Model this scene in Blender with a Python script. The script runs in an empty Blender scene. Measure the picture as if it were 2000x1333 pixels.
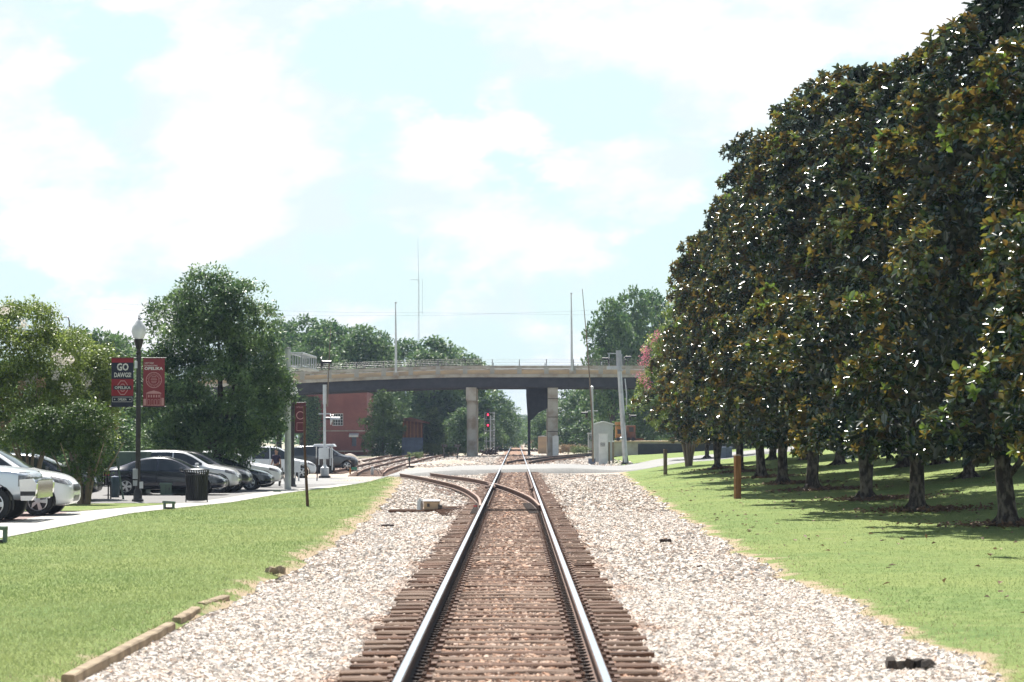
import bpy, math, random
import numpy as np
from mathutils import Vector, Matrix
from mathutils.bvhtree import BVHTree
sc = bpy.context.scene
COL = sc.collection
R = math.radians
rng = np.random.default_rng(7)
random.seed(7)
# ------------------------------------------------------------------ camera and pixel helpers (photo pixels, 2000 x 1333)
F = 4484.0
CX, CY, CZ = 0.10, 0.0, 1.93
PITCH = math.atan(185.5 / F); YAW = math.atan(8 / F)
cam_d = bpy.data.cameras.new('camera'); cam = bpy.data.objects.new('camera', cam_d); COL.objects.link(cam)
cam_d.sensor_width = 22.3; cam_d.lens = 22.3 * F / 2000
cam_d.clip_start = 0.5; cam_d.clip_end = 6000
cam.location = (CX, CY, CZ); cam.rotation_euler = (R(90) + PITCH, 0, YAW)
cam_d.dof.use_dof = True; cam_d.dof.focus_distance = 75; cam_d.dof.aperture_fstop = 2.8
sc.camera = cam
ROT = cam.rotation_euler.to_matrix()
def ray(px, py):
    return ROT @ Vector(((px - 1000) / F, (666.5 - py) / F, -1.0))
def at(px, py, Y):
    d = ray(px, py); return Vector((CX, CY, CZ)) + d * (Y / d.y)
# ------------------------------------------------------------------ terrain
def ip(x, xs, ys): return float(np.interp(x, xs, ys))
def base_l(y): return ip(y, [58, 75, 88, 110, 150, 200], [-.05, -.25, -.27, -.45, -.40, -.1])
def z10(y): return ip(y, [50, 79, 118, 170, 230], [0, .2, .4, .35, .2])
def LL(y):  # left edge of the ballast (right edge of the left lawn)
    return ip(y, [10, 18, 27, 34, 45, 60, 80, 100, 112, 120], [-3.64, -3.60, -3.44, -3.3, -3.35, -3.6, -4.2, -4.9, -5.5, -6.6])
def RL(y):  # right edge of the ballast
    return ip(y, [10, 18, 25, 36, 60, 90, 118, 140], [4.0, 4.0, 4.05, 3.85, 4.2, 4.9, 5.5, 6.5])
def PL(y):  # left edge of the left lawn
    return ip(y, [10, 40, 62, 75, 92, 105, 116, 122], [-9.9, -9.85, -9.7, -9.2, -8.6, -7.9, -7.2, -6.8])
def nz(x, s, k=0): return math.sin(x * s + k) * .5 + math.sin(x * s * 2.3 + k * 1.7) * .3 + math.sin(x * s * 5.1 + k) * .2
def LLw(y): return LL(y) + .16 * nz(y, .9, 1) * (1 if y > 27 else .2)
def RLw(y): return RL(y) + .22 * nz(y, .8, 4)
def h(x, y):
    if x >= 0:
        rl = RLw(y)
        if x < rl: return ip(x, [0, 1.33, 2.2, rl - .5, rl], [-.036, -.062, -.12, -.14, -.11])
        z = ip(x, [rl, rl + .7, 10, 11.5], [-.11, -.06, z10(y), z10(y) + .05])
        if x > 11.5: z += ip(y, [100, 190, 260], [.11, .07, 0]) * (min(x, 24) - 11.5)
        return z
    ll = LLw(y)
    if x > ll: return ip(x, [ll, ll + .3, -2.2, -1.35, 0], [-.135, -.15, -.125, -.062, -.036])
    lawn = ip(y, [110, 118], [-.02, -.18])
    pl = PL(y)
    if x > pl: return ip(x, [pl, ll - .5, ll - .12, ll], [base_l(y), lawn, lawn - .04, min(lawn, -.12)])
    return base_l(y)
def gp(px, py, dz=0.0):
    d = ray(px, py); o = Vector((CX, CY, CZ)); prev = 10.0
    Y = 10.0
    while Y < 1500:
        p = o + d * (Y / d.y)
        if p.z <= h(p.x, p.y) + dz:
            lo, hi = prev, Y
            for _ in range(30):
                m = (lo + hi) / 2; q = o + d * (m / d.y)
                if q.z <= h(q.x, q.y) + dz: hi = m
                else: lo = m
            return o + d * (hi / d.y)
        prev = Y; Y *= 1.01
    return o + d * (1500 / d.y)
def ppm(Y): return F / Y
# ------------------------------------------------------------------ object helpers
def tag(o, label=None, cat=None, group=None, kind=None):
    if label: o['label'] = label
    if cat: o['category'] = cat
    if group: o['group'] = group
    if kind: o['kind'] = kind
    return o
def thing(name, label, cat, loc=(0, 0, 0), rz=0, group=None):
    o = bpy.data.objects.new(name, None); COL.objects.link(o)
    o.location = loc; o.rotation_euler = (0, 0, rz); o.empty_display_size = .2
    return tag(o, label, cat, group)
def link(name, me, parent=None, mat=None):
    o = bpy.data.objects.new(name, me); COL.objects.link(o)
    if parent: o.parent = parent
    if mat and not me.materials: me.materials.append(mat)
    return o
def dup(root, loc, rz=None, label=None, group=None, scale=None):
    def cp(o, par):
        c = o.copy(); COL.objects.link(c)
        if par: c.parent = par
        for ch in list(o.children): cp(ch, c)
        return c
    r = cp(root, None); r.location = loc
    if rz is not None: r.rotation_euler[2] = rz
    if label: r['label'] = label
    if group: r['group'] = group
    if scale: r.scale = scale if hasattr(scale, '__len__') else (scale,) * 3
    return r
class MB:
    def __init__(s): s.v = []; s.f = []
    def add(s, vs, fs):
        n = len(s.v); s.v += [tuple(p) for p in vs]; s.f += [tuple(i + n for i in f) for f in fs]; return s
    def box(s, c, size, rz=0, rx=0, ry=0, taper=1.0, bev=0.0):
        a, b, d = size[0] / 2, size[1] / 2, size[2] / 2
        M = Matrix.Rotation(rz, 3, 'Z') @ Matrix.Rotation(ry, 3, 'Y') @ Matrix.Rotation(rx, 3, 'X')
        if bev > 0:
            vs = []; fs = []
            e = bev
            pts = [(-a + e, -b), (a - e, -b), (a, -b + e), (a, b - e), (a - e, b), (-a + e, b), (-a, b - e), (-a, -b + e)]
            def ring(z, k): return [Vector((x * k, y * k, z)) for x, y in pts]
            rings = [ring(-d, 1), ring(d - e, taper), ring(d, taper * (1 - e / max(a, b)))]
            for r in rings: vs += r
            for i in range(2):
                for j in range(8): fs.append((i * 8 + j, i * 8 + (j + 1) % 8, (i + 1) * 8 + (j + 1) % 8, (i + 1) * 8 + j))
            fs.append(tuple(range(16, 24))); fs.append(tuple(reversed(range(8))))
            return s.add([Vector(c) + M @ p for p in vs], fs)
        vs = [Vector((x * (taper if z > 0 else 1), y * (taper if z > 0 else 1), z)) for z in (-d, d) for x, y in ((-a, -b), (a, -b), (a, b), (-a, b))]
        return s.add([Vector(c) + M @ p for p in vs], [(3, 2, 1, 0), (4, 5, 6, 7), (0, 1, 5, 4), (1, 2, 6, 5), (2, 3, 7, 6), (3, 0, 4, 7)])
    def cyl(s, p0, p1, r0, r1=None, n=12, cap=True):
        if r1 is None: r1 = r0
        p0 = Vector(p0); p1 = Vector(p1); ax = (p1 - p0).normalized()
        t = Vector((0, 0, 1)) if abs(ax.z) < .9 else Vector((1, 0, 0))
        u = ax.cross(t).normalized(); w = ax.cross(u)
        vs = []
        for p, r in ((p0, r0), (p1, r1)):
            for i in range(n):
                a = 2 * math.pi * i / n; vs.append(p + u * math.cos(a) * r + w * math.sin(a) * r)
        fs = [(i, i + n, (i + 1) % n + n, (i + 1) % n) for i in range(n)]
        if cap: fs += [tuple(range(n)), tuple(reversed(range(n, 2 * n)))]
        return s.add(vs, fs)
    def tube(s, pts, r, n=8):
        pts = [Vector(p) for p in pts]; rs = r if hasattr(r, '__len__') else [r] * len(pts)
        vs = []
        for i, p in enumerate(pts):
            d = (pts[min(i + 1, len(pts) - 1)] - pts[max(i - 1, 0)]).normalized()
            t = Vector((0, 1, 0)) if abs(d.y) < .9 else Vector((1, 0, 0))
            u = d.cross(t).normalized(); w = d.cross(u)
            for k in range(n):
                a = 2 * math.pi * k / n; vs.append(p + u * math.cos(a) * rs[i] + w * math.sin(a) * rs[i])
        fs = []
        for i in range(len(pts) - 1):
            for k in range(n): fs.append((i * n + k, (i + 1) * n + k, (i + 1) * n + (k + 1) % n, i * n + (k + 1) % n))
        fs += [tuple(range(n)), tuple(reversed(range((len(pts) - 1) * n, len(pts) * n)))]
        return s.add(vs, fs)
    def lathe(s, prof, c=(0, 0, 0), n=20, axis='Z'):
        vs = []; fs = []
        for r, z in prof:
            for k in range(n):
                a = 2 * math.pi * k / n
                p = (r * math.cos(a), r * math.sin(a), z) if axis == 'Z' else (r * math.cos(a), z, r * math.sin(a))
                vs.append((p[0] + c[0], p[1] + c[1], p[2] + c[2]))
        m = len(prof)
        for i in range(m - 1):
            for k in range(n):
                q = (i * n + k, i * n + (k + 1) % n, (i + 1) * n + (k + 1) % n, (i + 1) * n + k)
                fs.append(q if axis == 'Z' else tuple(reversed(q)))
        return s.add(vs, fs)
    def prism(s, poly, y0, y1):  # poly in (x, z), extruded along y (y0 < y1)
        n = len(poly); vs = [(x, y0, z) for x, z in poly] + [(x, y1, z) for x, z in poly]
        fs = [tuple(range(n)), tuple(reversed(range(n, 2 * n)))] + [(i, i + n, (i + 1) % n + n, (i + 1) % n) for i in range(n)]
        return s.add(vs, fs)
    def mesh(s, name, mat=None, smooth=False, angle=None):
        me = bpy.data.meshes.new(name); me.from_pydata(s.v, [], s.f); me.validate()
        bm_fix(me)
        if mat: me.materials.append(mat)
        if smooth:
            me.polygons.foreach_set('use_smooth', [True] * len(me.polygons))
            if angle: me.set_sharp_from_angle(angle=R(angle))
        return me
    def build(s, name, mat, parent=None, smooth=False, angle=35, loc=None):
        o = link(name, s.mesh(name, mat, smooth, angle), parent)
        if loc is not None: o.location = loc
        return o
import bmesh
def bm_fix(me):
    bm = bmesh.new(); bm.from_mesh(me); bmesh.ops.recalc_face_normals(bm, faces=bm.faces); bm.to_mesh(me); bm.free()
def np_mesh(name, V, Fc, mat=None, smooth=False, attrs=None, colors=None):
    V = np.asarray(V, np.float32); Fc = np.asarray(Fc, np.int32); k = Fc.shape[1]
    me = bpy.data.meshes.new(name); me.vertices.add(len(V)); me.vertices.foreach_set('co', V.ravel())
    me.loops.add(Fc.size); me.loops.foreach_set('vertex_index', Fc.ravel())
    me.polygons.add(len(Fc)); me.polygons.foreach_set('loop_start', np.arange(len(Fc), dtype=np.int32) * k)
    me.polygons.foreach_set('use_smooth', np.full(len(Fc), smooth))
    for nm, a in (attrs or {}).items():
        at_ = me.attributes.new(nm, 'FLOAT', 'POINT'); at_.data.foreach_set('value', np.asarray(a, np.float32))
    for nm, a in (colors or {}).items():
        at_ = me.attributes.new(nm, 'FLOAT_COLOR', 'POINT'); at_.data.foreach_set('color', np.asarray(a, np.float32).ravel())
    if mat: me.materials.append(mat)
    me.update(calc_edges=True); me.validate()
    return me
# ------------------------------------------------------------------ materials
def nt(name):
    m = bpy.data.materials.new(name); m.use_nodes = True
    t = m.node_tree; b = t.nodes['Principled BSDF']; return m, t, b
def N(t, typ, **kw):
    n = t.nodes.new(typ)
    for k, v in kw.items():
        if k in n.inputs: n.inputs[k].default_value = v
        else: setattr(n, k, v)
    return n
def L(t, a, b): t.links.new(a, b)
def ramp(t, fac, stops):
    r = t.nodes.new('ShaderNodeValToRGB'); e = r.color_ramp.elements
    while len(e) < len(stops): e.new(.5)
    for i, (p, c) in enumerate(stops):
        e[i].position = p; e[i].color = (*c, 1) if len(c) == 3 else c
    L(t, fac, r.inputs[0]); return r.outputs[0]
def mix(t, fac, a, b, mode='MIX'):
    m = t.nodes.new('ShaderNodeMix'); m.data_type = 'RGBA'; m.blend_type = mode
    for sock, v in ((m.inputs[0], fac), (m.inputs[6], a), (m.inputs[7], b)):
        if hasattr(v, 'links') or hasattr(v, 'is_linked'): L(t, v, sock)
        elif isinstance(v, (int, float)): sock.default_value = v
        else: sock.default_value = (*v, 1)
    return m.outputs[2]
def math_(t, op, a, b=None, clamp=False):
    m = t.nodes.new('ShaderNodeMath'); m.operation = op; m.use_clamp = clamp
    for i, v in enumerate((a, b)):
        if v is None: continue
        if isinstance(v, (int, float)): m.inputs[i].default_value = v
        else: L(t, v, m.inputs[i])
    return m.outputs[0]
def coords(t, scale=(1, 1, 1), kind='Object'):
    tc = t.nodes.new('ShaderNodeTexCoord'); mp = t.nodes.new('ShaderNodeMapping'); mp.inputs['Scale'].default_value = scale
    L(t, tc.outputs[kind], mp.inputs[0]); return mp.outputs[0]
def noise(t, vec, scale, detail=4, rough=.55, out='Fac'):
    n = N(t, 'ShaderNodeTexNoise', Scale=scale, Detail=detail, Roughness=rough); L(t, vec, n.inputs['Vector']); return n.outputs[out]
def bump(t, b, hgt, strength=.3, dist=.02):
    bp = N(t, 'ShaderNodeBump', Strength=strength, Distance=dist); L(t, hgt, bp.inputs['Height']); L(t, bp.outputs[0], b.inputs['Normal'])
def M(name, col, rough=.7, metal=0.0, col2=None, scale=6, detail=5, bmp=0.0, stretch=(1, 1, 1), coat=0.0, lo=.35, hi=.65, emit=None, spec=None):
    m, t, b = nt(name)
    c2 = col2 or tuple(max(0, c * .78) for c in col)
    v = coords(t, stretch); n = noise(t, v, scale, detail)
    L(t, ramp(t, n, [(lo, col), (hi, c2)]), b.inputs['Base Color'])
    b.inputs['Roughness'].default_value = rough; b.inputs['Metallic'].default_value = metal
    b.inputs['Coat Weight'].default_value = coat; b.inputs['Coat Roughness'].default_value = .06
    if spec is not None: b.inputs['Specular IOR Level'].default_value = spec
    if emit: b.inputs['Emission Color'].default_value = (*emit[0], 1); b.inputs['Emission Strength'].default_value = emit[1]
    if bmp: bump(t, b, noise(t, v, scale * 5, 4), bmp, .02)
    return m
def leaf_mat(name, c1, c2, rough=.45, back=None, trans=.35, tcol=None, spec=.5):
    m, t, b = nt(name)
    a = N(t, 'ShaderNodeAttribute', attribute_name='v')
    top = ramp(t, a.outputs['Fac'], [(0, c1), (1, c2)])
    if back:
        g = N(t, 'ShaderNodeNewGeometry'); bk = ramp(t, a.outputs['Fac'], [(0, back[0]), (.6, back[1]), (1, back[2])])
        col = mix(t, g.outputs['Backfacing'], top, bk)
        L(t, col, b.inputs['Base Color'])
        rr = ramp(t, g.outputs['Backfacing'], [(0, (rough,) * 3), (1, (.75,) * 3)]); L(t, rr, b.inputs['Roughness'])
    else:
        L(t, top, b.inputs['Base Color']); b.inputs['Roughness'].default_value = rough
    b.inputs['Specular IOR Level'].default_value = spec
    tr = N(t, 'ShaderNodeBsdfTranslucent'); L(t, mix(t, a.outputs['Fac'], tcol[0], tcol[1]) if tcol else top, tr.inputs['Color'])
    ms = N(t, 'ShaderNodeMixShader', Fac=trans); L(t, b.outputs[0], ms.inputs[1]); L(t, tr.outputs[0], ms.inputs[2])
    L(t, ms.outputs[0], t.nodes['Material Output'].inputs['Surface'])
    return m
STONE = [(0, (.50, .45, .40)), (.18, (.62, .56, .50)), (.38, (.70, .64, .57)), (.52, (.60, .45, .35)), (.62, (.66, .60, .54)), (.8, (.47, .44, .42)), (.92, (.72, .67, .60)), (1, (.26, .23, .21))]
def ballast_mat(nm='ballast', brown=1.0):
    m, t, b = nt(nm)
    v = coords(t)
    vor = N(t, 'ShaderNodeTexVoronoi', Scale=24.0); L(t, v, vor.inputs['Vector'])
    sep = t.nodes.new('ShaderNodeSeparateColor'); L(t, vor.outputs['Color'], sep.inputs[0])
    col = ramp(t, sep.outputs[0], STONE)
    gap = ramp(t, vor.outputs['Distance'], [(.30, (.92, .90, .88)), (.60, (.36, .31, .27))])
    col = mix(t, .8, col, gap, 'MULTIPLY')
    sx = t.nodes.new('ShaderNodeSeparateXYZ'); L(t, v, sx.inputs[0])
    ax = math_(t, 'ABSOLUTE', sx.outputs[0])
    wob = noise(t, v, .9, 4); ax2 = math_(t, 'ADD', ax, math_(t, 'MULTIPLY', math_(t, 'SUBTRACT', wob, .5), 1.3))
    near = ramp(t, math_(t, 'DIVIDE', ax2, 4), [(.28, (1, 1, 1)), (.38, (0, 0, 0))])
    near = mix(t, brown, (0, 0, 0), near); col = mix(t, near, col, mix(t, 1, col, (.62, .42, .31), 'MULTIPLY'))
    n2 = noise(t, v, .35, 5); col = mix(t, ramp(t, n2, [(.45, (0, 0, 0)), (.7, (.6, .6, .6))]), col, mix(t, 1, col, (.88, .74, .60), 'MULTIPLY'))
    L(t, col, b.inputs['Base Color']); b.inputs['Roughness'].default_value = .9
    inv = math_(t, 'SUBTRACT', 1, vor.outputs['Distance']); bump(t, b, inv, .7, .03)
    return m
def stone_mat():
    m, t, b = nt('ballast_stone')
    a = N(t, 'ShaderNodeAttribute', attribute_name='c'); L(t, a.outputs['Color'], b.inputs['Base Color']); b.inputs['Roughness'].default_value = .88
    return m
def grass_mat(name, lush=1.0):
    m, t, b = nt(name)
    v = coords(t)
    n1 = noise(t, v, .28, 5); n2 = noise(t, v, 2.6, 6, .65); n3 = noise(t, coords(t, (14, 14, 14)), 3, 3, .7)
    g = ramp(t, n2, [(.3, (.12, .19, .06)), (.5, (.165, .24, .075)), (.7, (.24, .29, .11))])
    g = mix(t, ramp(t, n1, [(.35, (0, 0, 0)), (.7, (1, 1, 1))]), g, mix(t, .75, g, (.26, .30, .10)))
    g = mix(t, .6, g, ramp(t, n3, [(.3, (.42, .42, .42)), (.7, (1.3, 1.3, 1.2))]), 'MULTIPLY')
    e = N(t, 'ShaderNodeAttribute', attribute_name='edge')
    dry = math_(t, 'ADD', math_(t, 'MULTIPLY', e.outputs['Fac'], 1.0), math_(t, 'MULTIPLY', math_(t, 'SUBTRACT', noise(t, v, 1.1, 6, .65), .5), 2.6))
    straw = ramp(t, n3, [(.3, (.34, .26, .17)), (.7, (.46, .37, .26))])
    g = mix(t, ramp(t, dry, [(.40, (0, 0, 0)), (.72, (1, 1, 1))]), g, straw)
    L(t, g, b.inputs['Base Color']); b.inputs['Roughness'].default_value = .9; b.inputs['Specular IOR Level'].default_value = .15
    bump(t, b, n3, .8, .05)
    return m
def asphalt(name, c, s=40):
    m, t, b = nt(name); v = coords(t)
    a = ramp(t, noise(t, v, s, 3, .7), [(.3, tuple(x * .8 for x in c)), (.7, tuple(x * 1.15 for x in c))])
    a = mix(t, ramp(t, noise(t, v, .5, 5), [(.4, (0, 0, 0)), (.7, (.5, .5, .5))]), a, tuple(x * .7 for x in c))
    L(t, a, b.inputs['Base Color']); b.inputs['Roughness'].default_value = .85; return m
def brick_mat(name, c1, c2, mortar, sc_=1.0, stain=(.2, .08, .06)):
    m, t, b = nt(name); v = coords(t)
    s = t.nodes.new('ShaderNodeSeparateXYZ'); L(t, v, s.inputs[0]); c = t.nodes.new('ShaderNodeCombineXYZ')
    L(t, math_(t, 'ADD', s.outputs[0], s.outputs[1]), c.inputs[0]); L(t, s.outputs[2], c.inputs[1])
    br = t.nodes.new('ShaderNodeTexBrick'); br.inputs['Scale'].default_value = sc_; br.inputs['Color1'].default_value = (*c1, 1); br.inputs['Color2'].default_value = (*c2, 1)
    br.inputs['Mortar'].default_value = (*mortar, 1); br.inputs['Mortar Size'].default_value = .012; br.inputs['Brick Width'].default_value = .22; br.inputs['Row Height'].default_value = .075
    L(t, c.outputs[0], br.inputs['Vector'])
    col = mix(t, ramp(t, noise(t, v, .5, 5), [(.4, (0, 0, 0)), (.7, (.7, .7, .7))]), br.outputs['Color'], stain)
    L(t, col, b.inputs['Base Color']); b.inputs['Roughness'].default_value = .85; return m
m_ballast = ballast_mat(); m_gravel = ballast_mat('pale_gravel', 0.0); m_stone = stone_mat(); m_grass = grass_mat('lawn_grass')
m_dirt = M('gravelly_dirt', (.42, .37, .30), .95, 0, (.24, .24, .14), .35, 7, .5)
m_conc = M('concrete', (.36, .35, .33), .85, 0, (.31, .30, .27), 1.2, 6, .1)
m_conc_b = M('bridge_concrete', (.42, .39, .35), .85, 0, (.25, .20, .15), .9, 7, .1, lo=.42, hi=.68)
m_tan = M('stained_kerb_concrete', (.50, .36, .22), .85, 0, (.36, .28, .20), .6, 7, 0, (1, 1, 3))
m_asph = asphalt('parking_asphalt', (.16, .155, .15)); m_road = asphalt('road_surface', (.24, .237, .23), 9)
m_brickwalk = brick_mat('brick_paving', (.22, .14, .12), (.19, .12, .11), (.28, .25, .23), 1.0, (.2, .15, .14))
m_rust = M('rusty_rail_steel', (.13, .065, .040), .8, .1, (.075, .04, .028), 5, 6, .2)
m_dark_rust_or_shade = M('dark_rust_and_rail_shade', (.045, .028, .022), .85, 0, (.03, .022, .02), 5)
m_railtop = M('polished_rail_head', (.66, .71, .80), .24, 1.0, (.56, .61, .70), 3, 4, 0, (8, .6, 1))
m_sidingtop = M('dull_rail_head', (.25, .15, .11), .5, .5, (.15, .09, .07), 4)
m_tie = M('creosoted_tie_wood', (.145, .070, .040), .9, 0, (.05, .028, .018), 4, 8, .6, (.5, 8, 8))
m_tie2 = M('weathered_tie_wood', (.19, .12, .08), .9, 0, (.08, .05, .036), 4, 8, .6, (.5, 8, 8))
m_timber = M('edging_timber', (.34, .27, .18), .95, 0, (.17, .125, .08), 3, 8, .5)
m_steel = M('galvanised_steel', (.50, .52, .54), .45, .6, (.40, .42, .44), 3)
m_white_metal = M('pale_grey_painted_steel', (.60, .62, .64), .4, .1, (.50, .52, .54), 3)
m_alum = M('aluminium_cabinet', (.40, .42, .44), .5, .25, (.33, .35, .37), 2)
m_black = M('black_paint', (.012, .012, .014), .35, 0, (.02, .02, .022), 6)
m_darkpole = M('dark_pole_paint', (.035, .03, .032), .35, .2, (.05, .045, .045), 6)
m_rubber = M('tyre_rubber', (.016, .016, .017), .8, 0, (.022, .022, .022), 10)
m_chrome = M('chrome', (.75, .75, .76), .12, 1.0, (.68, .68, .70), 2)
m_alloy = M('wheel_alloy', (.62, .63, .65), .3, .8, (.5, .51, .53), 3)
m_girder = M('dark_girder_paint_and_shade', (.012, .014, .024), .6, .1, (.03, .03, .04), 2)
m_bark = M('grey_bark', (.17, .15, .125), .95, 0, (.045, .037, .032), 3.2, 9, .9, (2.2, 2.2, 1.1), spec=.1, lo=.40, hi=.56)
m_smoothbark = M('pale_smooth_bark', (.26, .20, .15), .85, 0, (.13, .095, .07), 2, 6, .2, (2, 2, .5))
m_greenbox = M('green_enclosure_paint', (.10, .15, .11), .55, 0, (.075, .115, .09), 2)
m_glassdark = M('tinted_glass', (.018, .024, .028), .06, 0, (.025, .03, .035), 2, coat=.5)
m_red = M('banner_red', (.30, .018, .03), .7, 0, (.26, .016, .027), 3)
m_maroon = M('banner_maroon', (.24, .035, .045), .75, 0, (.21, .03, .04), 3)
m_navy = M('banner_navy', (.016, .018, .04), .7, 0, (.02, .022, .045), 3)
m_print = M('banner_white_print', (.70, .68, .66), .7, 0, (.62, .60, .58), 3)
m_pinkprint = M('banner_pink_print', (.52, .27, .27), .7, 0, (.47, .24, .24), 3)
m_wood = M('post_wood', (.30, .135, .05), .8, 0, (.20, .08, .03), 3, 7, .3, (4, 4, .6))
m_greywood = M('grey_weathered_wood', (.22, .17, .12), .85, 0, (.13, .10, .075), 3, 7, .3, (4, 4, .6))
m_yellow = M('machine_yellow', (.42, .21, .05), .6, 0, (.22, .10, .03), 3)
m_signal = M('red_signal_light', (.8, .02, .03), .4, emit=((1, .02, .06), 2.5))
m_globe = M('frosted_globe', (.82, .83, .84), .25, 0, (.75, .76, .77), 3)
m_globe.node_tree.nodes['Principled BSDF'].inputs['Transmission Weight'].default_value = .35
m_rustmetal = M('rusted_sheet_metal', (.20, .08, .04), .85, .1, (.09, .045, .03), 1.5, 7, .2)
m_bluegrey = M('blue_grey_sheet_metal', (.13, .16, .22), .6, .2, (.09, .11, .16), 1.5, 6)
m_headlamp = M('headlamp_lens', (.35, .34, .33), .08, .2, (.10, .09, .09), 9, 3, coat=1)
m_amber = M('amber_lens', (.6, .12, .02), .2, coat=1)
m_whitepaint = M('white_paint', (.78, .78, .77), .5, 0, (.68, .68, .67), 3)

# ------------------------------------------------------------------ ground sheets
def sheet(name, y0, y1, fl, fr, nx, step, mat, dz=0.0, edge=None, kind='structure', label=None, grow=1.0, zf=None):
    ys = [y0]; s = step
    while ys[-1] < y1: ys.append(min(y1, ys[-1] + s)); s *= grow
    V = []; E = []
    for y in ys:
        l, r = fl(y), fr(y)
        for i in range(nx + 1):
            x = l + (r - l) * i / nx
            V.append((x, y, (zf or h)(x, y) + dz)); E.append(edge(x, y, l, r) if edge else 0)
    F_ = [(j * (nx + 1) + i, j * (nx + 1) + i + 1, (j + 1) * (nx + 1) + i + 1, (j + 1) * (nx + 1) + i) for j in range(len(ys) - 1) for i in range(nx)]
    o = link(name, np_mesh(name, V, F_, mat, True, {'edge': E})); tag(o, label, None, None, kind); return o
# base ground reaching the horizon
def zbase(x, y):
    near = y < 245 and abs(x) < 60
    return (h(x, y) - .14) if near else -.14 + (0 if y < 300 else .0)
xs = np.concatenate([np.linspace(-1500, -70, 12), np.linspace(-60, 60, 121), np.linspace(70, 1500, 12)])
ys = np.concatenate([np.linspace(-60, 250, 156), np.geomspace(255, 3000, 40)])
V = [(x, y, zbase(x, y)) for y in ys for x in xs]; nx_ = len(xs)
Fq = [(j * nx_ + i, j * nx_ + i + 1, (j + 1) * nx_ + i + 1, (j + 1) * nx_ + i) for j in range(len(ys) - 1) for i in range(nx_ - 1)]
tag(link('ground', np_mesh('ground', V, Fq, m_dirt, True)), kind='structure')
def near_edge(x): return 122.5 + (1.25 * x if x > -8 else -10)
def far_edge(x): return 142 + (1.5 * x if x > -10 else -15)
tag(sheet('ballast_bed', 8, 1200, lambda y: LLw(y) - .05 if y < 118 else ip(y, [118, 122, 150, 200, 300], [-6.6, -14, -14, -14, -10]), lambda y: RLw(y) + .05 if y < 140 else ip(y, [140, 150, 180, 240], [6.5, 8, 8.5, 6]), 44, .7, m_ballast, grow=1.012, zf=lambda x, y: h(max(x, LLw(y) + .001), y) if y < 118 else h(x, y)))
sheet('right_lawn', 8, 236, RLw, lambda y: 34, 70, .5, m_grass, .01, edge=lambda x, y, l, r: max(0, 1 - (x - l) / ip(y, [15, 40, 100], [.35, .6, .55])), grow=1.012)
sheet('left_lawn', 8, 119, lambda y: min(PL(y), LLw(y) - .15), LLw, 34, .45, m_grass, .01, edge=lambda x, y, l, r: max(0, 1 - (r - x) / ip(y, [15, 40, 100], [.25, .55, .9])) * ip(y, [20, 40], [.55, 1]), grow=1.01)
sheet('footpath', 8, 119, lambda y: PL(y) - ip(y, [60, 80], [1.75, 1.1]), lambda y: PL(y) + .02, 6, .6, m_conc, .022)
m_pathjoint = M('path_joint', (.16, .15, .13), .9)
sheet('parking_lot', 8, 130, lambda y: -42, lambda y: PL(y) - ip(y, [60, 80], [1.75, 1.1]) + .01, 40, .8, m_asph, .004)
sheet('brick_paving_band', 54, 60.5, lambda y: -13.2, lambda y: PL(y) - 1.75, 4, .6, m_brickwalk, .014)
sheet('verge_strip', 61.2, 72.5, lambda y: -22, lambda y: PL(y) - ip(y, [60, 80], [1.75, 1.1]), 26, .6, m_grass, .03, edge=lambda x, y, l, r: .25)
# the road that crosses the track on a skew
def zroad(x, y):
    k = ip(abs(x), [0, 3.2, 7], [1, 1, 0]); return .165 * k + (h(x, y) + .035) * (1 - k)
nxr = 80; V = []
for i in range(nxr + 1):
    x = -34 + 58 * i / nxr
    for j in range(25):
        e_ = -.4 if j in (0, 24) else 0; jj = min(max(j, 1), 23)
        y = near_edge(x) + .25 * math.sin(x * 1.3) + (far_edge(x) - near_edge(x)) * (jj - 1) / 22 + (-.5 if j == 0 else .5 if j == 24 else 0)
        V.append((x, y, zroad(x, y) + e_))
Fr = [(i * 25 + j, (i + 1) * 25 + j, (i + 1) * 25 + j + 1, i * 25 + j + 1) for i in range(nxr) for j in range(24)]
tag(link('road', np_mesh('road', V, Fr, m_road, True)), kind='structure')

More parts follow.
